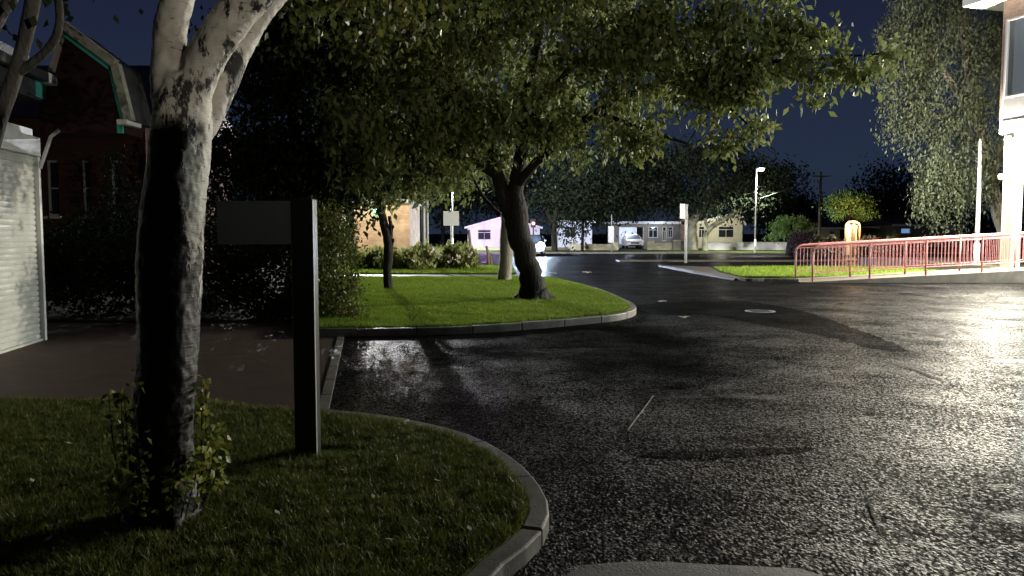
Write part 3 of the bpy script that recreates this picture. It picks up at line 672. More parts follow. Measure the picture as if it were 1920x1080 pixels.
# red-brick house behind
rb = thing('brick_house', (at(175, 440, 23).x, 23, 0), 'dim red-brick house with narrow dark windows behind the garage', 'building')
xL, xR = at(-60, 300, 23).x, at(274, 300, 23).x; ztop = at(200, 222, 23).z
wins = [(84, 108), (150, 167), (205, 222)]
def openwall(b, x0, x1, y0, y1, z0, z1, op):
    """front wall with real openings; op: list of (xa, xb, za, zb)"""
    xs = sorted(set([x0, x1] + [o[0] for o in op] + [o[1] for o in op])); zs = sorted(set([z0, z1] + [o[2] for o in op] + [o[3] for o in op]))
    for i in range(len(xs) - 1):
        runs = []
        for j in range(len(zs) - 1):
            cx, cz = (xs[i] + xs[i + 1]) / 2, (zs[j] + zs[j + 1]) / 2
            if not any(o[0] < cx < o[1] and o[2] < cz < o[3] for o in op):
                if runs and runs[-1][1] == zs[j]: runs[-1][1] = zs[j + 1]
                else: runs.append([zs[j], zs[j + 1]])
        for a, c in runs: b.box(xs[i], xs[i + 1], y0, y1, a, c)
ops = [(at(a, 300, 23).x, at(c, 300, 23).x, at(0, 405, 23).z, at(0, 300, 23).z) for a, c in wins]
b = MB(); openwall(b, xL, xR, 23, 23.3, 0, ztop, ops); b.box(xR - .3, xR - .002, 23.31, 30, 0, ztop); b.build('wall', M['redbrick'], rb)
b = MB(); b.prism([(xL - .3, 22.7, ztop + .002), (xL - .3, 30.3, ztop + .002), (xL - .3, 26.5, ztop + 2.2)], (xR - xL + .6, 0, 0)); b.build('roof', M['slate'], rb)
for o_ in ops:
    f = MB(); xa, xb, za, zb = o_
    f.box(xa, xa + .06, 23.12, 23.2, za, zb); f.box(xb - .06, xb, 23.12, 23.2, za, zb); f.box(xa + .06, xb - .06, 23.12, 23.2, zb - .06, zb); f.box(xa + .06, xb - .06, 23.12, 23.2, za, za + .06); f.box(xa + .06, xb - .06, 23.13, 23.19, (za + zb) / 2 - .02, (za + zb) / 2 + .02)
    fo = f.build('window', M['frame'], rb); g = MB(); g.box(xa + .05, xb - .05, 23.15, 23.16, za + .05, zb - .05); g.build('pane', M['glass'], fo)
    s = MB(); s.box(xa - .06, xb + .06, 22.93, 23.1, za - .08, za - .003); s.build('sill', M['cream'], fo)

# ================================================================== HEDGES AND SHRUBS (left middle)
def sh(px0, px1, ytop, ybot, Y, ry):
    a = at(px0, ybot, Y); c = at(px1, ytop, Y); return ((a.x + c.x) / 2, Y, c.z * .5, abs(c.x - a.x) / 2, ry, c.z * .5)
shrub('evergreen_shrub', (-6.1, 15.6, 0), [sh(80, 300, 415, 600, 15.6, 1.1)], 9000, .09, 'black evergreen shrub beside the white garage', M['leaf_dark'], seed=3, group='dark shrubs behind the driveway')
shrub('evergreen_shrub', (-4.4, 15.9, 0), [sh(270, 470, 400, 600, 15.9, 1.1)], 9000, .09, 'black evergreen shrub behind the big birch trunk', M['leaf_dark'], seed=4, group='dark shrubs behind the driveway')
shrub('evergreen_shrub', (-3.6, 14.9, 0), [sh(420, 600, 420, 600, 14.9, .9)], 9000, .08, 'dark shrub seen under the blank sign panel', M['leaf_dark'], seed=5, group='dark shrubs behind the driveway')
shrub('evergreen_shrub', (-2.95, 14.5, 0), [sh(560, 668, 410, 612, 14.5, .7), sh(590, 690, 560, 620, 14.2, .5), sh(570, 650, 380, 500, 14.8, .6)], 9000, .075, 'leafy shrub at the right end of the dark shrubs, touching the island lawn', M['leaf_birch'], seed=6, group='dark shrubs behind the driveway')
shrub('climbing_shrub', (at(220, 500, 20).x, 20, 0), [pb(225, 350, 30, 60, 20, .5), pb(230, 450, 60, 60, 20, .6)], 2600, .09, 'thin tall bush against the red-brick house', M['leaf_dark'], seed=8, stems=8)

# ================================================================== ISLAND TREES
ib = gnd(1002, 562, .11)
def tp(px, py, r, Y=None): Y = Y or ib.y; return (at(px, py, Y), r * Y / FPX)
Y0 = ib.y
paths = [
 [(ib + Vector((0, 0, -.1)), .44), tp(1000, 545, 25), tp(990, 500, 21), tp(975, 445, 22), tp(966, 400, 23), tp(966, 350, 15), tp(975, 300, 13), tp(985, 200, 11), tp(1010, 80, 8), tp(1040, -120, 5)],
 [tp(968, 420, 18), tp(945, 370, 14), tp(930, 320, 12), tp(900, 240, 10), tp(850, 150, 8), tp(780, 40, 5), tp(740, -80, 4)],
 [tp(968, 350, 10), tp(1020, 290, 8, Y0 - .5), tp(1120, 210, 7, Y0 - 1), tp(1250, 150, 6, Y0 - 1.6), tp(1400, 120, 4.5, Y0 - 2), tp(1540, 110, 3, Y0 - 2.2), tp(1680, 98, 1.2, Y0 - 2.4)],
 [tp(980, 250, 9), tp(1080, 120, 7, Y0 - .8), tp(1220, 20, 5, Y0 - 1.4), tp(1380, -60, 3, Y0 - 1.6)],
 [tp(930, 330, 8), tp(860, 290, 6, Y0 - .6), tp(780, 270, 5, Y0 - 1), tp(700, 290, 3, Y0 - 1.3)],
 [tp(1120, 210, 5, Y0 - 1), tp(1200, 240, 4, Y0 - 1.6), tp(1290, 270, 2.5, Y0 - 2)],
 [tp(1250, 150, 4, Y0 - 1.6), tp(1350, 190, 3, Y0 - 2), tp(1430, 260, 1.5, Y0 - 2.2)],
 [tp(938, 405, 5, Y0 + .2), tp(920, 385, 4, Y0 + .2), tp(904, 365, 3, Y0 + .3), tp(880, 320, 2, Y0 + .3)],
]
for r_ in range(3):
    a = r_ * 2.1 + .5; paths.append([(ib + Vector((0, 0, .35)), .2), (ib + Vector((.3 * math.cos(a), .25 * math.sin(a), .08)), .12), (ib + Vector((.62 * math.cos(a), .5 * math.sin(a), -.06)), .05)])
blobs = [pb(990, 100, 320, 160, Y0 - .5, 3.6), pb(1000, -170, 380, 160, Y0, 4), pb(1130, 225, 140, 65, Y0 - 1.5, 2.2), pb(890, 255, 130, 75, Y0 - 1.5, 2.4, 3), pb(1270, 80, 160, 90, Y0 - 2, 2.0),
         pb(1400, 20, 90, 55, Y0 - 2, 1.4), pb(1450, 115, 70, 34, Y0 - 2.2, .9, 1.3), pb(1600, 98, 75, 6, Y0 - 2.4, .25, .32), pb(1435, 70, 60, 30, Y0 - 2, .8, .7), pb(1330, 160, 90, 40, Y0 - 2.2, 1, 1.3), pb(1400, 230, 45, 22, Y0 - 2.2, .4, .35), pb(1515, 178, 25, 8, Y0 - 2.2, .2, .14), pb(1620, 140, 25, 6, Y0 - 2.3, .2, .12), pb(1350, 262, 25, 10, Y0 - 2, .3, .14), pb(1420, 235, 20, 30, Y0 - 2.2, .3, .2), pb(1235, 265, 55, 22, Y0 - 2, .8, .6), pb(1370, 165, 60, 20, Y0 - 2.2, .6, .6),
         pb(1545, 135, 60, 16, Y0 - 2.3, .4, .45), pb(1500, 60, 50, 16, Y0 - 2.2, .4, .5), pb(1330, 225, 30, 12, Y0 - 2, .3, .15), pb(760, 250, 150, 110, Y0 - 1, 3, 9), pb(700, 60, 200, 120, Y0, 3)]
tree('cherry_tree', ib, paths, blobs, 1000, 52, .18, 'large spreading cherry tree with a dark leaning trunk on the island lawn', 'tree', M['leaf'], M['bark'], spread=.19, droop=.8, seed=21, shell=.3)
# pale straight trunk behind it
pbm = gnd(947, 527, .1)
def tq(px, py, r, Y): return (at(px, py, Y), r * Y / FPX)
Yq = pbm.y
tree('young_tree', pbm, [[(pbm, 13.5 * Yq / FPX), tq(948, 480, 12.5, Yq), tq(950, 400, 11, Yq), tq(955, 300, 8, Yq), tq(960, 100, 5, Yq)], [tq(950, 400, 6, Yq), tq(900, 300, 4, Yq), tq(860, 230, 3, Yq)]],
     [pb(930, 170, 170, 120, Yq, 2.4), pb(900, 290, 80, 40, Yq, 1.5, 2)], 130, 60, .16, 'tree with a pale straight trunk just behind the leaning cherry trunk', 'tree', M['leaf'], M['bark_pale'], spread=.4, seed=22)
# thin snapped tree
tb = gnd(728, 543, .11); Yt = tb.y
tree('slim_tree', tb, [[(tb, 9 * Yt / FPX), tq(727, 510, 8, Yt), tq(728, 460, 9, Yt), tq(720, 420, 8, Yt), tq(712, 385, 7, Yt), tq(706, 340, 6, Yt), tq(700, 260, 5, Yt), tq(690, 150, 3, Yt)], [tq(729, 460, 6, Yt), tq(733, 430, 4, Yt), tq(730, 405, 3, Yt)], [tq(728, 470, 4, Yt), tq(736, 455, 3, Yt), tq(737, 447, 2, Yt)],
     [tq(710, 380, 4, Yt), tq(670, 350, 3, Yt), tq(640, 330, 2, Yt)]],
     [pb(690, 250, 110, 90, Yt, 1.6), pb(660, 345, 60, 30, Yt - .5, 1, 1.2), pb(800, 330, 80, 30, Yt, 1, 1.4)], 120, 70, .15, 'thin crooked tree with broken stubs standing on the left of the island lawn', 'tree', M['leaf'], M['bark'], spread=.3, seed=23, node_from=.5)
# dark tree behind the shrubs
db = Vector((at(560, 600, 20).x, 19.5, 0)); Yd = 19.5
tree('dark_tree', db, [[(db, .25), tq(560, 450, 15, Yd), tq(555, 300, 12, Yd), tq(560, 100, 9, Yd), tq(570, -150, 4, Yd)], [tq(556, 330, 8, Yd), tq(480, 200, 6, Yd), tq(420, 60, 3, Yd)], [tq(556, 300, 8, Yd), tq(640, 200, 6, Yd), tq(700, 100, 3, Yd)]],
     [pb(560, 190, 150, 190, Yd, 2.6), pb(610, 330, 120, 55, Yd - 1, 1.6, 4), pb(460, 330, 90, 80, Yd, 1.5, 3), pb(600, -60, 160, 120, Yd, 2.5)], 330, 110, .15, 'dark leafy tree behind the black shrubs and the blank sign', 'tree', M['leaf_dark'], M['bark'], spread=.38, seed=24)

# ================================================================== RIGHT BUILDING
C0 = at(1866, 400, 28); C0.z = 0
vpx = 500; du = Vector((-(vpx - 960) / FPX, -1, 0)).normalized()      # towards the camera
nl = Vector((du.y, -du.x, 0));
if nl.x > 0: nl = -nl
def wp(u, v, z): return C0 + du * u + nl * v + Vector((0, 0, z))
def wbox(b, u0, u1, v0, v1, z0, z1): return b.prism([wp(u0, v0, z0), wp(u1, v0, z0), wp(u1, v1, z0), wp(u0, v1, z0)], (0, 0, z1 - z0))
def zat(py, Y=28): return at(1868, py, Y).z
bld = thing('office_block', (C0.x, C0.y, 0), 'brown brick building at the right edge with grey upper windows over a brightly lit porch', 'building')
z_sof, z_fas, z_pan, z_wb, z_wt, z_rf = zat(252), zat(228), zat(226), zat(186), zat(38), zat(2)
LEN = 12.5
nb_ = 4; w0 = .12; bay = 2.9
b = MB(); wbox(b, 0, LEN, -9, -.02, z_sof + .005, z_fas); b.build('floor_band', M['greyspandrel'], bld)
b = MB(); wbox(b, 0, .1, -9, 0, z_pan, z_rf)
wbox(b, .1, LEN, -9, 0, z_wt, z_rf - .002); wbox(b, w0 + bay * nb_, LEN, -9, 0, z_pan, z_wt - .002); wbox(b, .102, LEN - .1, -9, -.5, z_pan, z_wt - .002); b.build('wall', M['brownbrick'], bld)
b = MB(); wbox(b, .1, w0 + bay * nb_, -.3, -.03, z_pan, z_wb); b.build('spandrel', M['greyspandrel'], bld)
for i in range(nb_):
    f = MB(); u0 = w0 + i * bay; u1 = u0 + bay
    wbox(f, u0, u0 + .07, -.2, .02, z_wb, z_wt - .004); wbox(f, u0 + .95, u0 + 1.01, -.2, .01, z_wb + .07, z_wt - .07); wbox(f, u0 + .07, u1, -.2, .01, z_wb, z_wb + .06); wbox(f, u0 + .07, u1, -.2, .01, z_wt - .07, z_wt - .006)
    fo = f.build('window', M['alum'], bld); g = MB(); wbox(g, u0 + .05, u1, -.12, -.1, z_wb + .05, z_wt - .05); g.build('pane', M['glass_grey'], fo)
b = MB(); wbox(b, -1.0, LEN, -9.5, .75, z_rf, z_rf + .35); b.build('roof', M['white_paint'], bld)
b = MB(); wbox(b, 1.6, LEN, -9, -1.8, .4, z_sof); b.build('lower_wall', M['brownbrick'], bld)
pil0 = at(1897, 400, 28.2)
for u in (.15, 5.6, 11.0):
    b = MB(); wbox(b, u, u + .42, -.55, -.12, .38, z_sof); b.build('pillar', M['cream'], bld, bevel=.01)
for u in (3, 8.5):
    b = MB(); wbox(b, u, u + 1.9, -1.9, -1.75, .45, 2.6); d_ = b.build('door', M['alum'], bld); b = MB(); wbox(b, u + .1, u + 1.8, -1.76, -1.73, .6, 2.5); b.build('pane', M['glass_grey'], d_)
# bulkhead lamps under the overhang
WARM = (1, .92, .74); COOL = (.92, 1, .96)
LAMPS = [(.36, -.12, z_sof - .2, WARM, 12500), (5.2, -.2, z_sof - .12, COOL, 3600)]
for i, (u, v, z, c, pw) in enumerate(LAMPS):
    t = thing('wall_lamp', wp(u, v, z), ['bright flood lamp on the corner of the brick building just above the porch', 'flood lamp on the brick building, second along from its corner', 'flood lamp on the brick building, nearest to the yard entrance'][i], 'wall lamp', 'flood lamps on the brick building')
    b = MB(); wbox(b, u - .13, u + .13, v - .03 + .02, v + .1, z - .02, z + .1); b.build('housing', M['darkmetal'], t)
    b = MB(); wbox(b, u - .12, u + .12, v + .0, v + .1, z - .07, z - .022); b.build('lens', glow('flood_lens', c, 260), t)
    lamp('flood_light', wp(u, v + .12, z - .16), pw, c, .12, t)
plx, ply, plz = 19.0, 16.5, 7.0
t = thing('yard_lamp', (plx, ply, 0), 'tall floodlight column at the right side of the yard, outside the view', 'lamp')
b = MB(); b.tube([(plx + .3, ply, 0), (plx + .3, ply, plz + .1)], [.09, .06], 10); b.build('post', M['polewhite'], t, smooth=True)
b = MB(); b.box(plx - .1, plx + .34, ply - .15, ply + .15, plz + .07, plz + .2); b.build('head', M['darkmetal'], t, bevel=.02)
b = MB(); b.box(plx - .08, plx + .2, ply - .12, ply + .12, plz + .03, plz + .067); b.build('lens', glow('column_lens', COOL, 120), t)
lamp('flood_light', (plx, ply, plz - .15), 2600, COOL, .12, t)
# small yellow lamp on an arm at the pillar
yl = at(1877, 332, 27.6); t = thing('arm_lamp', (yl.x + .35, yl.y, yl.z), 'small yellow lamp on a short arm beside the porch pillar', 'wall lamp')
b = MB(); b.tube([(yl.x + .5, yl.y + .1, yl.z), (yl.x + .08, yl.y, yl.z)], .03, 6); b.build('arm', M['whitewall'], t)
b = MB(); b.tube([(yl.x, yl.y, yl.z - .09), (yl.x, yl.y, yl.z - .05), (yl.x, yl.y, yl.z + .05), (yl.x, yl.y, yl.z + .09)], [.03, .09, .09, .04], 10); b.build('bulb', glow('yellow_bulb', (.95, .85, .15), 3), t, smooth=True)

# ---- ramp and railings
RY0, RY1 = 25.9, 27.3
def rampz(x): return .02 + .42 * max(0, min(1, (x - 9.6) / 7.6))
b = MB(); xs = [9.3, 9.6, 11, 13, 15, 17.2, 34]
for i in range(len(xs) - 1):
    xa, xb = xs[i], xs[i + 1]; za, zb = rampz(xa), rampz(xb)
    b.add([(xa, RY0 - .15, -.05), (xb, RY0 - .15, -.05), (xb, RY1 + .45, -.05), (xa, RY1 + .45, -.05), (xa, RY0 - .15, za), (xb, RY0 - .15, zb), (xb, RY1 + .45, zb), (xa, RY1 + .45, za)], [(4, 5, 6, 7), (0, 1, 5, 4), (2, 3, 7, 6)] + ([(0, 4, 7, 3)] if i == 0 else []))
rp = b.build('ramp', M['concrete']); tag(rp, 'low beige concrete ramp rising to the right under the red railings', 'ramp')
b = MB(); b.box(17.25, 34, 27.8, 40, -.05, .4); tag(b.build('forecourt', M['concrete']), kind='structure')
def railing(px0, Y, xend, label, posts_px):
    x0 = at(px0, 500, Y).x; t = thing('railing', (x0, Y, rampz(x0)), label, 'railing', 'red ramp railings')
    H = 1.17
    px = [at(p, 500, Y).x for p in posts_px]; sp_ = px[1] - px[0]
    while px[-1] + sp_ < xend: px.append(px[-1] + sp_)
    # top rail with rounded near end
    pts = [(x0, Y, rampz(x0) + H - .2), (x0 + .03, Y, rampz(x0) + H - .09), (x0 + .1, Y, rampz(x0) + H - .02), (x0 + .22, Y, rampz(x0) + H)]
    x = x0 + .8
    while x < px[-1]: pts.append((x, Y, rampz(x) + H)); x += .8
    pts.append((px[-1], Y, rampz(px[-1]) + H))
    b = MB(); b.tube(pts, .036, 8); b.build('top_rail', M['red'], t, smooth=True)
    for i, x in enumerate(px):
        b = MB(); b.tube([(x, Y, rampz(x) - .02), (x, Y, rampz(x) + H - (.2 if i == 0 else .03))], .032, 8); b.build('post', M['red'], t, smooth=True)
    for i in range(len(px) - 1):
        b = MB(); xa, xb = px[i] + .035, px[i + 1] - .035
        for h in (.26, H - .1): b.tube([(xa, Y, rampz(xa) + h), (xb, Y, rampz(xb) + h)], .016, 5)
        n = 15
        for k in range(1, n):
            x = xa + (xb - xa) * k / n; b.tube([(x, Y, rampz(x) + .26), (x, Y, rampz(x) + H - .1)], .011, 5, False)
        b.build('infill_panel', M['red'], t)
    return t
railing(1524, 26.0, 21, 'red barred railing along the near side of the concrete ramp', [1524, 1631, 1736, 1841])
railing(1492, 27.1, 21, 'red barred railing along the far side of the ramp, starting further left', [1492, 1594, 1697, 1799, 1902])

# tall pale pole behind the railing
pp = gnd(1836, 500, .1); pY = 32.0; px_ = at(1834, 400, pY).x
t = thing('lamp_column', (px_, pY, .1), 'tall tapering pale column behind the red railings', 'pole')
b = MB(); b.tube([(px_, pY, .0), (px_, pY, 1.2)], .115, 10); b.build('base', M['polewhite'], t, smooth=True)
b = MB(); b.tube([(px_, pY, 1.2), (px_, pY, 3), (px_ - .04, pY, 5.22)], [.09, .075, .045], 10); b.build('shaft', M['polewhite'], t, smooth=True)
b = MB(); b.tube([(px_ - .04, pY, 5.2), (px_ - .04, pY, 5.32)], [.06, .02], 8); b.build('cap', M['greymetal'], t, smooth=True)

# ================================================================== WEEPING TREE (right)
wb_ = gnd(1888, 492, .1); wb_ = Vector((at(1888, 480, 36).x, 36, .1)); Yw = 36
tree('weeping_birch', wb_, [[(wb_, .33), tq(1884, 440, 13, Yw), tq(1860, 350, 11, Yw), tq(1830, 200, 9, Yw), tq(1800, 0, 7, Yw), tq(1790, -200, 4, Yw)], [tq(1840, 250, 7, Yw), tq(1760, 120, 5, Yw), tq(1700, 60, 2, Yw)], [tq(1860, 330, 7, Yw), tq(1920, 150, 5, Yw), tq(1960, 0, 3, Yw)], [tq(1845, 280, 5, Yw), tq(1780, 230, 4, Yw), tq(1700, 190, 2, Yw)]],
     [pb(1790, 60, 110, 110, Yw, 2.5), pb(1800, 250, 95, 90, Yw - .6, 2.0), pb(1700, 40, 60, 45, Yw, 1.2, 4), pb(1810, -150, 150, 120, Yw, 3), pb(1700, 175, 45, 22, Yw, .8, 1.6), pb(1690, 95, 55, 40, Yw, 1.2, 2.5), pb(1745, 290, 40, 40, Yw - .5, 1.2, 1), pb(1790, 330, 80, 40, Yw - 1, 1.2, 3), pb(1950, 60, 90, 140, Yw + 1, 2)],
     620, 90, .17, 'tall weeping birch hanging over the pale column beside the brick building', 'tree', M['leaf_weep'], M['bark_pale'], spread=.42, droop=1.4, seed=31, weep=2.2, wid=.42)

# ================================================================== FAR SIDE
def streetlamp(px, ytop, Y, label, power, color=(1, .95, .85), arm=-.5, dot=45, zb=0.1, spots=True):
    p = at(px, ytop, Y); x = p.x - arm
    t = thing('street_lamp', (x, Y, zb), label, 'street lamp', 'street lamps')
    b = MB(); b.tube([(x, Y, zb - .1), (x, Y, 1.1)], .08, 8); b.tube([(x, Y, 1.1), (x, Y, p.z + .1)], [.06, .04], 8); b.build('post', M['polewhite'], t, smooth=True)
    b = MB(); b.tube([(x, Y, p.z + .05), (x + arm * .5, Y, p.z + .2), (p.x, Y, p.z + .14)], .03, 6); b.build('arm', M['greymetal'], t, smooth=True)
    b = MB(); b.prism([(p.x - .3, Y - .14, p.z + .06), (p.x + .3, Y - .14, p.z + .06), (p.x + .3, Y + .14, p.z + .06), (p.x - .3, Y + .14, p.z + .06)], (0, 0, .1)); b.build('lamp_head', M['greymetal'], t, bevel=.03)
    b = MB(); b.tube([(p.x, Y, p.z - .09), (p.x, Y, p.z - .05), (p.x, Y, p.z + .058)], [.08, .2, .22], 12); b.build('lens', glow('street_lens', color, dot), t, smooth=True)
    lo = lamp('street_light', (p.x, Y, p.z - .32), power, color, .15, t)
    if spots:
        sd_ = bpy.data.lights.new('street_light', 'SPOT'); sd_.energy = power; sd_.color = color; sd_.shadow_soft_size = .15; sd_.spot_size = R(128); sd_.spot_blend = .35; lo.data = sd_
    return t
streetlamp(658, 238, 50, 'street lamp whose light shows through the leaves above the beige building', 20000, (.95, .97, 1), arm=.8, spots=False)
streetlamp(842, 331, 70, 'street lamp behind the square sign back, left of the purple house', 5200, (.95, 1, .9), arm=-.3)
streetlamp(1427, 318, 62.5, 'tall street lamp standing alone on the far verge, right of the cream house', 6000, (1, .98, .85), arm=.35)
#streetlamp(1760, 260, 62, 'street lamp hidden among the weeping branches at right', 3500, (1, .98, .85), arm=.5)

def plate_sign(px, y0, y1, w_px, Y, label, plates, grp=None, name='road_sign', pw=.04, top=None):
    x = at(px, 400, Y).x; t = thing(name, (x, Y, .05), label, 'sign', grp)
    b = MB(); b.tube([(x, Y, -.02), (x, Y, at(px, top or y0 - 4, Y).z)], pw, 8); b.build('post', M['greymetal'], t, smooth=True)
    for (cx, a, c, wpx, rot) in plates:
        xc = at(cx, 400, Y).x; z0, z1 = at(px, c, Y).z, at(px, a, Y).z; hw = wpx * Y / FPX / 2
        mt = Matrix.Translation((xc, Y - pw - .02, 0)) @ Matrix.Rotation(rot, 4, 'Z')
        b = MB(); b.box(-hw, hw, -.01, .01, z0, z1, mt); b.build('plate', M['whitewall'], t, bevel=.02)
        b = MB(); b.box(-.05, .05, .012, .03, z0 + .1, z1 - .1, mt); b.build('bracket', M['greymetal'], t)
    return t
plate_sign(846, 395, 424, 30, 40, 'square blank grey sign back on a thin post above the flower bed', [(846, 396, 423, 29, 0)])
plate_sign(1287, 382, 410, 20, 43, 'pale twin-plate sign on a leaning-height post at the far kerb corner', [(1279, 382, 410, 12, .5), (1286, 384, 411, 7, -.9)], pw=.075, top=383)
plate_sign(1147, 424, 455, 10, 64, 'small pale notice on a post at the gap between the garden walls', [(1146, 424, 455, 11, 0)], top=402)
for i, (px, top_, Yp, lb) in enumerate([(794, 335, 33, 'thick grey pole on the left of a close pair in the flower bed'), (801, 337, 34.5, 'thinner grey pole on the right of a close pair in the flower bed')]):
    x = at(px, 400, Yp).x; b = MB(); b.tube([(x, Yp, 0), (x, Yp, at(px, top_, Yp).z)], .075 - .02 * i, 10); o = b.build('pole', M['greymetal'], smooth=True)
    # origin to foot
    tag(o, lb, 'pole', 'pair of grey poles')
# timber posts of the low fence right of the flower bed
for i, (px, y0, y1, Yp, lb) in enumerate([(881, 432, 502, 35, 'tall leaning timber post at the right end of the flower bed'), (885, 470, 502, 36, 'short timber post just right of the tall leaning post'), (914, 462, 498, 38, 'short timber post between the flower bed and the tree trunks'), (919, 474, 497, 40, 'stubby timber post nearest the pale tree trunk')]):
    x = at(px, 400, Yp).x; z = at(px, y0, Yp).z; b = MB(); b.tube([(x + .05, Yp, 0), (x + .02, Yp, z * .6), (x - .05, Yp, z), (x - .05, Yp, z + .03)], [.07, .065, .06, .03], 7)
    tag(b.build('fence_post', M['timber'], smooth=True), lb, 'post', 'timber posts by the flower bed')
# beige building
BY = 46
bx = lambda p: at(p, 400, BY).x; bz = lambda p: at(700, p, BY).z
bb = thing('brick_pavilion', (bx(700), BY, 0), 'small flat-roofed beige brick building behind the flower bed', 'building')
b = MB(); b.box(bx(664), bx(768), BY, BY + 5, 0, bz(381)); b.build('wall', M['beigebrick'], bb)
b = MB(); b.box(bx(620), bx(771), BY - .25, BY + 5.3, bz(381) + .003, bz(374)); b.build('roof', M['greymetal'], bb)
b = MB(); b.box(bx(641), bx(648), BY - .15, BY + .1, 0, bz(381)); b.build('pillar', M['cream'], bb)
b = MB(); b.box(bx(651), bx(664) - .005, BY + .3, BY + .4, 0, bz(392)); b.build('door', M['glass'], bb)
b = MB(); b.box(bx(620), bx(640), BY + .2, BY + 5, 0, bz(381)); b.build('side_wall', M['brownbrick'], bb)
t = thing('wall_lamp', (bx(707), BY - .3, bz(393)), 'small greenish lamp high on the beige building, beside the thin crooked tree', 'wall lamp')
b = MB(); b.box(bx(707) - .16, bx(707) + .16, BY - .12, BY - .003, bz(386), bz(383)); b.build('bracket', M['darkmetal'], t)
b = MB(); c_ = (bx(707), BY - .22); b.tube([(c_[0], c_[1], bz(400)), (c_[0], c_[1], bz(397)), (c_[0], c_[1], bz(390)), (c_[0], c_[1], bz(387))], [.08, .17, .17, .08], 12); b.build('globe', glow('green_lamp', (.25, 1, .7), 8), t, smooth=True)
lamp('porch_light', (bx(700), BY - 4.5, 5.5), 1500, (1, .85, .65), .3, t)
# flower bed planting
for i, (px, yt, Yp, wpx, fl_, lb) in enumerate([(690, 462, 33.5, 34, 25, 'low pale-flowered clump at the left of the flower bed'), (740, 462, 34, 34, 15, 'grassy clump in the flower bed under the beige wall'), (778, 456, 33, 26, 30, 'flowering clump left of the pair of grey poles'), (815, 452, 34, 26, 60, 'bushy clump dotted with white flowers right of the grey poles'), (852, 446, 33.6, 28, 45, 'tallest flowering clump below the square sign back'), ]):
    h = at(px, yt, Yp).z * .85; x = at(px, 400, Yp).x; w_ = wpx * Yp / FPX
    random.seed(900 + i)
    t = shrub('flowering_plant', (x, Yp, .08), [(x + random.uniform(-1, 1) * w_, Yp + random.uniform(-.5, .5), h * f_ * .5, w_ * random.uniform(.3, .6), .6, h * f_ * .5) for f_ in (1, .85, .72, .8, .6, .5)], 2600, .2, lb, M['leaf_bed'], 'plants in the flower bed', 40 + i, 6, 'plant', fl_ * 2, M['flower'], droop=-1.2)
# far garden walls
def gwall(px0, px1, yt, Y, label, m=M['cream'], pillars=(), H=None):
    x0, x1 = at(px0, 450, Y).x, at(px1, 450, Y).x; z = at(px0, yt, Y).z
    t = thing('garden_wall', ((x0 + x1) / 2, Y, .1), label, 'wall', 'low garden walls across the road')
    b = MB(); b.box(x0, x1, Y, Y + .2, 0, z); b.build('wall', m, t); b = MB(); b.box(x0 - .02, x1 + .02, Y - .04, Y + .24, z + .002, z + .06); b.build('coping', M['cream'], t)
    for p in pillars:
        xc = at(p, 450, Y).x; b = MB(); b.box(xc - .28, xc + .28, Y - .1, Y + .3, 0, z + .25); b.build('pillar', m, t)
    return t
gwall(868, 1000, 464, 70, 'low pale wall in front of the purple-lit house')
gwall(1070, 1150, 459, 70, 'low cream wall with two square pillars in front of the blue-lit house', pillars=(1075, 1153))
gwall(1214, 1262, 457, 71, 'short cream wall right of the parked pale car', pillars=(1221,))
gwall(1262, 1292, 452, 70.5, 'grey roughcast wall section beside the short cream wall', M['dimwall'])
gwall(1325, 1492, 455, 71, 'long low pale wall in front of the cream gabled house', M['whitewall'])
gwall(1000, 1066, 464, 72, 'low wall behind the headlights', M['dimwall'])
gwall(1500, 1690, 452, 72, 'dim low wall behind the flowering hedge', M['dimwall'])
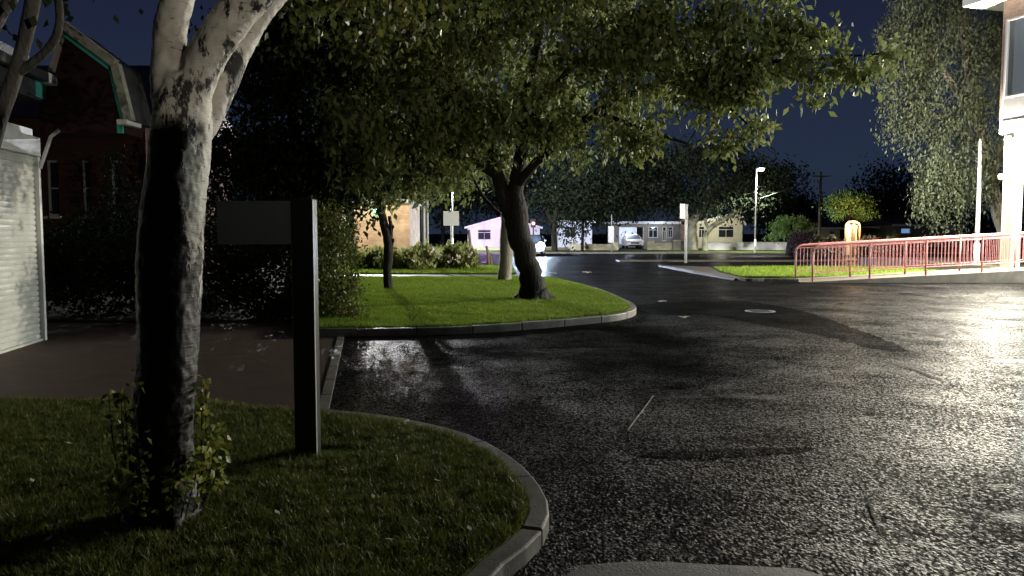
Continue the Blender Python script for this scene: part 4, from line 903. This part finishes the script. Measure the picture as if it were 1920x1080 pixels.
# far houses
def house(px0, px1, yt, Y, name, label, wm, wins, roof='flat', peak=None, dep=8, gap=None, fascia=M['whitewall'], rm=M['roof'], doors=()):
    x0, x1 = at(px0, 430, Y).x, at(px1, 430, Y).x; z = at(px0, yt, Y).z
    t = thing(name, ((x0 + x1) / 2, Y, 0), label, 'house')
    ops = [(at(a, 430, Y).x, at(c, 430, Y).x, at(px0, d, Y).z, at(px0, e, Y).z) for a, e, c, d in list(wins) + list(doors)]
    b = MB()
    openwall(b, x0, x1, Y, Y + .25, 0, z, ops + ([(at(gap[0], 430, Y).x, at(gap[1], 430, Y).x, -.01, at(px0, gap[2], Y).z)] if gap else []))
    b.box(x0, x0 + .25, Y + .252, Y + dep, 0, z); b.box(x1 - .25, x1, Y + .252, Y + dep, 0, z); b.box(x0 + .252, x1 - .252, Y + dep - .3, Y + dep - .05, 0, z - .01)
    b.build('wall', wm, t)
    if roof == 'flat':
        b = MB(); b.box(x0 - .4, x1 + .4, Y - .4, Y + dep + .3, z + .003, z + .26); b.build('roof', fascia, t)
    elif roof == 'gable_front':
        xp, zp = at(peak[0], 400, Y).x, at(px0, peak[1], Y).z
        b = MB(); b.prism([(x0, Y, z + .002), (x1, Y, z + .002), (xp, Y, zp)], (0, .25, 0)); b.build('gable', wm, t)
        b = MB()
        for (a, c) in (((x0 - .3, z - .12), (xp, zp)), ((xp, zp + .003), (x1 + .3, z - .12))):
            b.prism([(a[0], Y - .35, a[1] + .01), (c[0], Y - .35, c[1] + .01), (c[0], Y - .35, c[1] + .2), (a[0], Y - .35, a[1] + .2)], (0, dep + .5, 0))
        b.build('roof', fascia, t)
    else:
        b = MB(); b.prism([(x0 - .4, Y - .4, z + .002), (x0 - .4, Y + dep + .4, z + .002), (x0 - .4, Y + dep / 2, z + roof)], (x1 - x0 + .8, 0, 0)); b.build('roof', rm, t)
        b = MB(); b.box(x0 - .42, x1 + .42, Y - .5, Y - .403, z - .12, z + .1); b.build('gutter', fascia, t)
    for q, (xa, xb, za, zb) in enumerate(ops):
        f = MB(); fw = .08; f.box(xa, xa + fw, Y + .1, Y + .18, za, zb); f.box(xb - fw, xb, Y + .1, Y + .18, za, zb); f.box(xa + fw, xb - fw, Y + .1, Y + .18, zb - fw, zb); f.box(xa + fw, xb - fw, Y + .1, Y + .18, za, za + fw)
        if q < len(wins): f.box(xa + fw, xb - fw, Y + .11, Y + .17, za + (zb - za) * .68, za + (zb - za) * .68 + .06); f.box((xa + xb) / 2 - .03, (xa + xb) / 2 + .03, Y + .112, Y + .168, za + fw, za + (zb - za) * .68)
        fo = f.build('window' if q < len(wins) else 'door', M['frame'], t); g = MB(); g.box(xa + .05, xb - .05, Y + .13, Y + .14, za + .05, zb - .05); g.build('pane', M['glass'], fo)
    return t
ph = house(877, 1012, 427, 80, 'bungalow', 'pale gabled bungalow lit pink and purple, behind the pale tree trunk', M['whitewall'], [(895, 430, 921, 450), (940, 430, 975, 450)], 'gable_front', (943, 409), 9)
lamp('purple_porch_light', (at(905, 440, 76.0).x, 76.3, 2.4), 260, (.72, .3, 1), .2, ph)
lamp('purple_porch_light', (at(935, 440, 75).x, 75.3, 3.2), 330, (.68, .5, 1), .2, ph)
bh = house(1046, 1110, 418, 82, 'bungalow', 'pale flat-roofed bungalow lit bluish, behind the cream wall with pillars', M['whitewall'], [(1058, 424, 1080, 446), (1092, 430, 1102, 446)])
lamp('blue_porch_light', (at(1088, 440, 78).x, 78, 2.6), 380, (.45, .6, 1), .2, bh)
ch = house(1152, 1275, 420, 82, 'bungalow', 'flat-roofed bungalow with an open lit car port', M['dimwall'], [(1216, 425, 1234, 446), (1242, 425, 1250, 452), (1253, 425, 1262, 446)], gap=(1161, 1207, 426), dep=7)
b = MB(); cx0, cx1 = at(1161, 430, 82).x, at(1207, 430, 82).x; b.box(cx0, cx1, 86.5, 86.65, 0, 2.4); b.build('car_port_back', M['whitewall'], ch)
lamp('car_port_light', ((cx0 + cx1) / 2, 83.6, 2.25), 260, (.7, .82, 1), .15, ch)
hh = house(1298, 1392, 421, 84, 'cream_house', 'cream rendered house with a wide window behind the spreading roadside tree', M['cream'], [(1347, 424, 1377, 446), (1310, 424, 1322, 446)], 'gable_front', (1388, 398), 9)
lamp('porch_light', (at(1352, 420, 80).x, 80.2, 2.9), 420, (1, .95, .75), .2, hh)
lamp('porch_light', (at(1238, 420, 80).x, 80.2, 2.3), 90, (.8, .9, 1), .2, ch)
b = MB(); b.box(at(1275, 430, 82).x, at(1283, 430, 82).x, 81.6, 85, 0, at(0, 405, 82).z); b.build('side_wall', M['brownbrick'], ch)
house(1520, 1575, 428, 92, 'bungalow', 'dim long bungalow behind the dark utility pole', M['cream'], [(1530, 431, 1540, 441), (1556, 431, 1566, 441)], 1.2)
house(1600, 1672, 426, 96, 'bungalow', 'dim bungalow right of the glowing orange arch', M['dimwall'], [(1618, 430, 1632, 443), (1650, 430, 1660, 443)], 1.6)
bs = house(1676, 1800, 422, 92, 'bungalow', 'dark bungalow behind the railings with one bluish window', M['dimwall'], [(1690, 428, 1708, 438), (1745, 428, 1757, 438)], 1.3)
b = MB(); b.box(at(1691, 430, 91.9).x, at(1707, 430, 91.9).x, 92.08, 92.1, at(0, 437, 92).z, at(0, 429, 92).z); b.build('lit_blind', glow('blue_window', (.25, .45, .9), .35), bs)
# ---- orange glowing arch
ox = at(1599, 430, 58).x; oz = at(1599, 414, 58).z
oa = thing('garden_arch', (ox, 58, 0), 'small arch glowing warm orange above the flowering hedge', 'arch')
b = MB(); b.tube([(ox - .52, 58, 0), (ox - .5, 58, oz - .35)] + [(ox - .5 * math.cos(a), 58, oz - .35 + .3 * math.sin(a)) for a in (.5, 1, 1.57, 2.1, 2.6)] + [(ox + .5, 58, oz - .35), (ox + .52, 58, 0)], .075, 8); b.build('arch_frame', noisy('arch_paint', (.6, .4, .2), (.75, .5, .28), 5, .6), oa, smooth=True)
b = MB(); b.box(ox - .05, ox + .12, 57.9, 58.05, .0, oz - .2); b.build('middle_post', M['timber'], oa)
b = MB(); b.box(ox - .4, ox + .4, 58.2, 58.25, 0, oz - .3); b.build('back_panel', M['cream'], oa)
lamp('arch_light', (ox - .2, 57.3, oz - .1), 420, (1, .62, .3), .1, oa)
# ---- utility pole
ux = at(1537, 400, 70).x; up = thing('utility_pole', (ux, 70, 0), 'dark wooden utility pole left of the small green tree', 'pole')
b = MB(); b.tube([(ux, 70, 0), (ux, 70, at(1537, 322, 70).z)], [.16, .11], 8); b.build('post', M['timber'], up, smooth=True)
b = MB(); z = at(1537, 332, 70).z; b.box(ux - .8, ux + .8, 69.8, 69.88, z, z + .12); b.build('cross_arm', M['timber'], up)
b = MB(); b.tube([(ux - .6, 69.8, z + .15), at(1490, 350, 66), at(1425, 372, 62)], .012, 4); b.build('wire', M['greymetal'], up)

# ---- far trees
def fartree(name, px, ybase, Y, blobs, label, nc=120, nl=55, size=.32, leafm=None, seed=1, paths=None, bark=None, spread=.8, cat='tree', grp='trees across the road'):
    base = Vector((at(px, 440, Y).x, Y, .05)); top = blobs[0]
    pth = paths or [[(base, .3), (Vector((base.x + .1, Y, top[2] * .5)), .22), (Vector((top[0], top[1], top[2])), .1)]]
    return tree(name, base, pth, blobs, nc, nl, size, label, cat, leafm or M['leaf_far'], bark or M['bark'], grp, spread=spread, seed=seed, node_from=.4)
Yf = 68; fb = Vector((at(1308, 440, Yf).x, Yf, .05))
fartree('spreading_tree', 1308, 465, Yf, [pb(1300, 340, 185, 58, Yf, 5), pb(1200, 355, 110, 40, Yf, 4), pb(1420, 375, 70, 50, Yf + 4, 3), pb(1290, 300, 100, 30, Yf, 3)], 'big roadside tree with forked pale limbs spreading in front of the cream house', 240, 70, .3, seed=51, bark=M['bark_far'],
        paths=[[(fb + Vector((-.3, 0, 0)), .45), tq(1298, 440, 9, Yf), tq(1300, 415, 8, Yf), tq(1318, 390, 6, Yf), tq(1330, 350, 4, Yf)], [tq(1299, 425, 6, Yf), tq(1285, 400, 5, Yf), tq(1270, 370, 3, Yf)],
               [(fb + Vector((.7, 0, 0)), .3), tq(1322, 448, 5, Yf), tq(1330, 430, 5, Yf), tq(1355, 412, 4.5, Yf), tq(1385, 395, 3.5, Yf), tq(1400, 375, 2.5, Yf)], [tq(1330, 432, 3, Yf), tq(1322, 410, 3, Yf), tq(1335, 395, 2, Yf)]], spread=.7)
fartree('roadside_tree', 1035, 465, 66, [pb(1060, 385, 75, 50, 66, 3), pb(1100, 330, 90, 50, 66, 3)], 'dark tree just right of the headlights with a low hanging crown', 110, 60, .3, seed=52, paths=[[(Vector((at(1040, 440, 66).x, 66, 0)), .28), tq(1038, 430, 5, 66), tq(1050, 380, 4, 66), tq(1080, 330, 3, 66)], [tq(1040, 420, 4, 66), tq(1020, 390, 3, 66)]], spread=.7)
fartree('roadside_tree', 1093, 460, 67, [pb(1130, 370, 70, 50, 67, 3), pb(1095, 390, 40, 30, 67, 2)], 'thin dark tree in front of the cream wall with pillars', 90, 60, .3, seed=53, paths=[[(Vector((at(1092, 440, 67).x, 67, 0)), .13), tq(1093, 420, 2.5, 67), tq(1100, 380, 2, 67)]], spread=.7)
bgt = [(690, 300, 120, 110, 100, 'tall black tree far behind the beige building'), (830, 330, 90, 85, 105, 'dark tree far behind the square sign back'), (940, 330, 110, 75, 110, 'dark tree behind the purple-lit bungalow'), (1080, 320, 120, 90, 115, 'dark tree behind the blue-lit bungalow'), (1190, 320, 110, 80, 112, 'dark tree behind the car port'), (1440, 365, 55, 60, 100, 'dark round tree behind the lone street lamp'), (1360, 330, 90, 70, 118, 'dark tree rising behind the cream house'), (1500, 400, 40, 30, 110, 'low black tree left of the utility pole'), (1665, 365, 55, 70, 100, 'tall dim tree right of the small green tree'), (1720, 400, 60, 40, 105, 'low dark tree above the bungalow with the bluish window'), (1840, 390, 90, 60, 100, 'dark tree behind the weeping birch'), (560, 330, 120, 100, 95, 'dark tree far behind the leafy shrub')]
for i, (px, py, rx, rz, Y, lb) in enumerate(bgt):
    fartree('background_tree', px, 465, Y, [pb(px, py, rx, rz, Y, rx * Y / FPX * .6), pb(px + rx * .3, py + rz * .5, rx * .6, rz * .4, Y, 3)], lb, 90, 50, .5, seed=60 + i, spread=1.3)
fartree('small_tree', 1590, 440, 60, [pb(1592, 385, 42, 26, 60, 1.2), pb(1570, 372, 22, 14, 60, .8), pb(1612, 400, 28, 14, 60, .8)], 'small yellow-green tree standing above the glowing orange arch', 80, 45, .2, M['leaf_bright'], 80, spread=.28)
fartree('small_tree', 1480, 452, 55, [pb(1484, 422, 34, 14, 55, .9), pb(1470, 438, 30, 10, 55, .8), pb(1500, 418, 18, 12, 55, .8)], 'bright green drooping acer at the left end of the railings', 70, 50, .16, M['leaf_bright'], 81, spread=.2)
x = at(1505, 440, 52).x; shrub('purple_shrub', (x, 52, .02), [(x, 52, 1.0, .75, .7, .75)], 2200, .14, 'dark purple shrub beside the bright green acer', M['leaf_purple'], seed=82)
for i, (px, w_, lb) in enumerate([(1528, 12, 'flowering bush right of the dark purple shrub'), (1556, 18, 'pale flowering bush left of the orange arch'), (1630, 20, 'pale flowering bush right of the orange arch'), (1675, 22, 'dim flowering bush furthest right above the railings')]):
    x = at(px, 440, 54).x; shrub('flowering_bush', (x, 54, .02), [(x, 54, .72, w_ * 54 / FPX, .6, .66)], 1500, .13, lb, M['leaf_birch'], 'flowering bushes behind the railings', 84 + i, 4, 'bush', 90, M['flower'])

# ---- cars
def car(loc, rz, paint, label, lights=None):
    t = thing('parked_car', loc, label, 'car', None, 0); Lc, Wc = 4.1, .86
    prof = [(-2.05, .35), (-2.05, .62), (-1.98, .82), (-1.15, .98), (-.55, 1.38), (0, 1.47), (.9, 1.43), (1.65, 1.1), (2.0, 1.0), (2.05, .6), (2.02, .32), (1.7, .28), (-1.8, .26)]
    secs = []; ys = [-Wc, -Wc * .93, -Wc * .72, 0, Wc * .72, Wc * .93, Wc]
    V = []; n = len(prof); mtx = Matrix.Translation(loc) @ Matrix.Rotation(rz, 4, 'Z')
    for y in ys:
        q = abs(y) / Wc
        for (a, z) in prof:
            zz = z if z < .9 else .9 + (z - .9) * (1 - .25 * max(0, q - .7) / .3) ; sx = a * (1 - .03 * q ** 3)
            yy = y * (1 if z < 1.0 else 1 - .18 * (z - 1.0) / .47)
            if q > .99: zz = .3 + (zz - .3) * (.96 if z < .99 else .9)
            V.append(mtx @ Vector((yy, sx, zz)))
    F_ = []
    for i in range(len(ys) - 1):
        for k in range(n): k2 = (k + 1) % n; F_.append((i * n + k, i * n + k2, (i + 1) * n + k2, (i + 1) * n + k))
    F_ += [tuple(range(n)), tuple((len(ys) - 1) * n + k for k in range(n - 1, -1, -1))]
    b = MB(); b.add(V, F_); b.build('body', paint, t, smooth=False)
    def q(b, pts): b.add([mtx @ Vector(p) for p in pts], [tuple(range(len(pts)))])
    b = MB(); b.prism([(-.66, -1.13, 1.015), (.66, -1.13, 1.015), (.56, -.6, 1.385), (-.56, -.6, 1.385)], (0, -.03, .02), mtx); b.build('windscreen', M['glass'], t)
    for s in (-1, 1):
        b = MB(); b.prism([(s * .8, -.9, 1.0), (s * .8, 1.2, 1.02), (s * .70, .9, 1.36), (s * .70, -.5, 1.34)], (s * .04, 0, 0), mtx); b.build('side_window', M['glass'], t)
        if lights:
            b = MB(); b.tube([mtx @ Vector((s * .64, -2.02, .7)), mtx @ Vector((s * .64, -2.13, .7))], .25, 14); b.build('headlight', lights, t)
        else: b = MB(); b.prism([(s * .44, -2.06, .6), (s * .8, -2.02, .62), (s * .82, -1.99, .84), (s * .48, -2.05, .8)], (0, -.03, 0), mtx); b.build('headlight', lights or M['frame'], t)
        b = MB(); b.box(s * .84, s * 1.0, -.95, -.78, 1.0, 1.13, mtx); b.build('mirror', paint, t, bevel=.02)
    b = MB(); b.box(-.42, .42, -2.09, -2.055, .5, .66, mtx); b.build('grille', M['tyre'], t)
    b = MB(); b.box(-.62, .62, -2.1, -2.056, .3, .4, mtx); b.build('air_intake', M['tyre'], t)
    b = MB(); b.box(-.26, .26, -2.13, -2.095, .4, .5, mtx); b.build('number_plate', M['plate'], t)
    for sx in (-1, 1):
        for yy in (-1.3, 1.3):
            b = MB(); b.tube([mtx @ Vector((sx * .62, yy, .31)), mtx @ Vector((sx * .85, yy, .31))], .31, 16); w_ = b.build('wheel', M['tyre'], t)
            b = MB(); b.tube([mtx @ Vector((sx * .852, yy, .31)), mtx @ Vector((sx * .87, yy, .31))], .2, 12); b.build('rim', M['greymetal'], w_)
    return t
car(Vector((at(1184, 460, 84).x, 83.6, .02)), 0, M['carwhite'], 'pale hatchback parked nose-out in the open car port')
hl = Vector((at(1000, 460, 54).x, 56.2, .02))
hc = car(hl, R(-4), M['cardark'], 'dark car facing the camera with glaring bluish headlights', glow('headlight_on', (.6, .75, 1), 900))
lamp('headlight_beam', hl + Vector((-.6, -2.35, .72)), 800, (.6, .72, 1), .08, hc); lamp('headlight_beam', hl + Vector((.6, -2.35, .72)), 800, (.6, .72, 1), .08, hc)
# red lamp on a post
x = at(1000, 420, 60).x; t = thing('signal_post', (x, 60, .0), 'slim post with a small red light just right of the leaning trunk', 'signal')
b = MB(); b.tube([(x, 60, 0), (x, 60, at(1000, 424, 60).z)], .05, 8); b.build('post', M['darkmetal'], t)
b = MB(); z = at(1000, 419, 60).z; b.box(x - .18, x + .18, 59.95, 60.2, z - .3, z + .35); b.build('signal_box', M['darkmetal'], t, bevel=.02)
b = MB(); b.tube([(x, 59.94, z), (x, 59.86, z)], .12, 12); b.build('red_lens', glow('red_lens', (1, .12, .06), 2.5), t)

# ================================================================== SMALL THINGS ON THE ROAD
def fallen(px, py, s, lb, m=None):
    p = gnd(px, py, .012); random.seed(int(px)); b = MB(); a0 = random.uniform(0, 6); n = 7
    rim = [p + Vector((math.cos(a0 + k * math.tau / n) * s * (1 if k % 2 else .6), math.sin(a0 + k * math.tau / n) * s * .8, random.uniform(0, .35) * s)) for k in range(n)]
    b.add([p + Vector((0, 0, .15 * s))] + rim, [(0, 1 + k, 1 + (k + 1) % n) for k in range(n)]); o = b.build('fallen_leaf', m or M['flower'])
    sd = o.modifiers.new('thickness', 'SOLIDIFY'); sd.thickness = .002
    tag(o, lb, 'leaf', 'fallen leaves on the wet asphalt')
fallen(1283, 596, .12, 'pale fallen leaf off the tip of the island kerb'); fallen(1243, 566, .14, 'pale fallen leaf on the asphalt right of the island lawn'); fallen(1100, 512, .25, 'pale scrap of leaves on the far carriageway, right one of two'); fallen(1038, 513, .22, 'pale scrap of leaves beyond the leaning trunk, left one of two')
p = gnd(1425, 584, .01); t = thing('drain_cover', p, 'round iron drain cover in the road level with the island tip', 'drain cover')
b = MB(); b.tube([p, p + Vector((0, 0, .012))], .3, 24); b.build('cover', M['greymetal'], t, bevel=.003)
b = MB(); [b.box(p.x - .2, p.x + .2, p.y + k * .09 - .02, p.y + k * .09 + .02, .0225, .027) for k in (-2, -1, 0, 1, 2)]; b.build('rib', M['darkmetal'], t)
pts = spline([gnd(1176, 808, .015), gnd(1192, 786, .03), gnd(1206, 768, .02), gnd(1225, 742, .015)], 6)
b = MB(); b.tube(pts, [.006 - .0001 * i for i in range(len(pts))], 6); b.tube([pts[9], pts[9] + Vector((.06, .07, .02))], [.004, .002], 5)
tag(b.build('twig', M['bark_pale'], smooth=True), 'thin pale twig lying on the wet asphalt in the middle of the yard', 'twig')

for i in range(16):
    p = gnd(*[(60, 900), (130, 830), (90, 1010), (200, 1000), (420, 990), (480, 880), (520, 960), (560, 900), (640, 880), (700, 930), (760, 850), (820, 900), (880, 990), (640, 1020), (930, 900), (730, 1010)][i], ZL + .035)
    b = MB(); a = random.uniform(0, 6); d = Vector((math.cos(a), math.sin(a), .3)) * .024; e = Vector((-math.sin(a), math.cos(a), .15)) * .013
    b.add([p - d, p + e, p + d, p - e], [(0, 1, 2), (0, 2, 3)]); o = b.build('fallen_leaf', M['flower'])
    sd = o.modifiers.new('thickness', 'SOLIDIFY'); sd.thickness = .001
    tag(o, 'small pale fallen leaf lying in the dark grass of the front lawn', 'leaf', 'fallen leaves scattered in the front lawn')
# ================================================================== BEHIND THE CAMERA (lights the upper birch; an added, unseen wall shades what lies lower)
bw = MB(); bw.box(2.6, 8.2, -1.45, -1.2, 0, 2.68); tag(bw.build('added_shade_wall', M['brownbrick']), 'unseen brick wall added behind the camera to shade the lower birch', 'wall')
t = thing('yard_lamp', (9, -4.6, 0), 'floodlight on a steel post beyond the added shading wall behind the camera', 'lamp')
b = MB(); b.tube([(9, -4.62, 0), (9, -4.62, 3.1)], .05, 8); b.build('post', M['greymetal'], t)
b = MB(); b.box(8.85, 9.15, -4.66, -4.58, 2.9, 3.1); b.build('head', M['darkmetal'], t)
b = MB(); b.box(8.87, 9.13, -4.578, -4.57, 2.92, 3.08); b.build('lens', glow('yard_lens', (1, .95, .85), 30), t)
lamp('yard_light', (9, -4.5, 3.0), 1500, (1, .93, .8), .03, t)
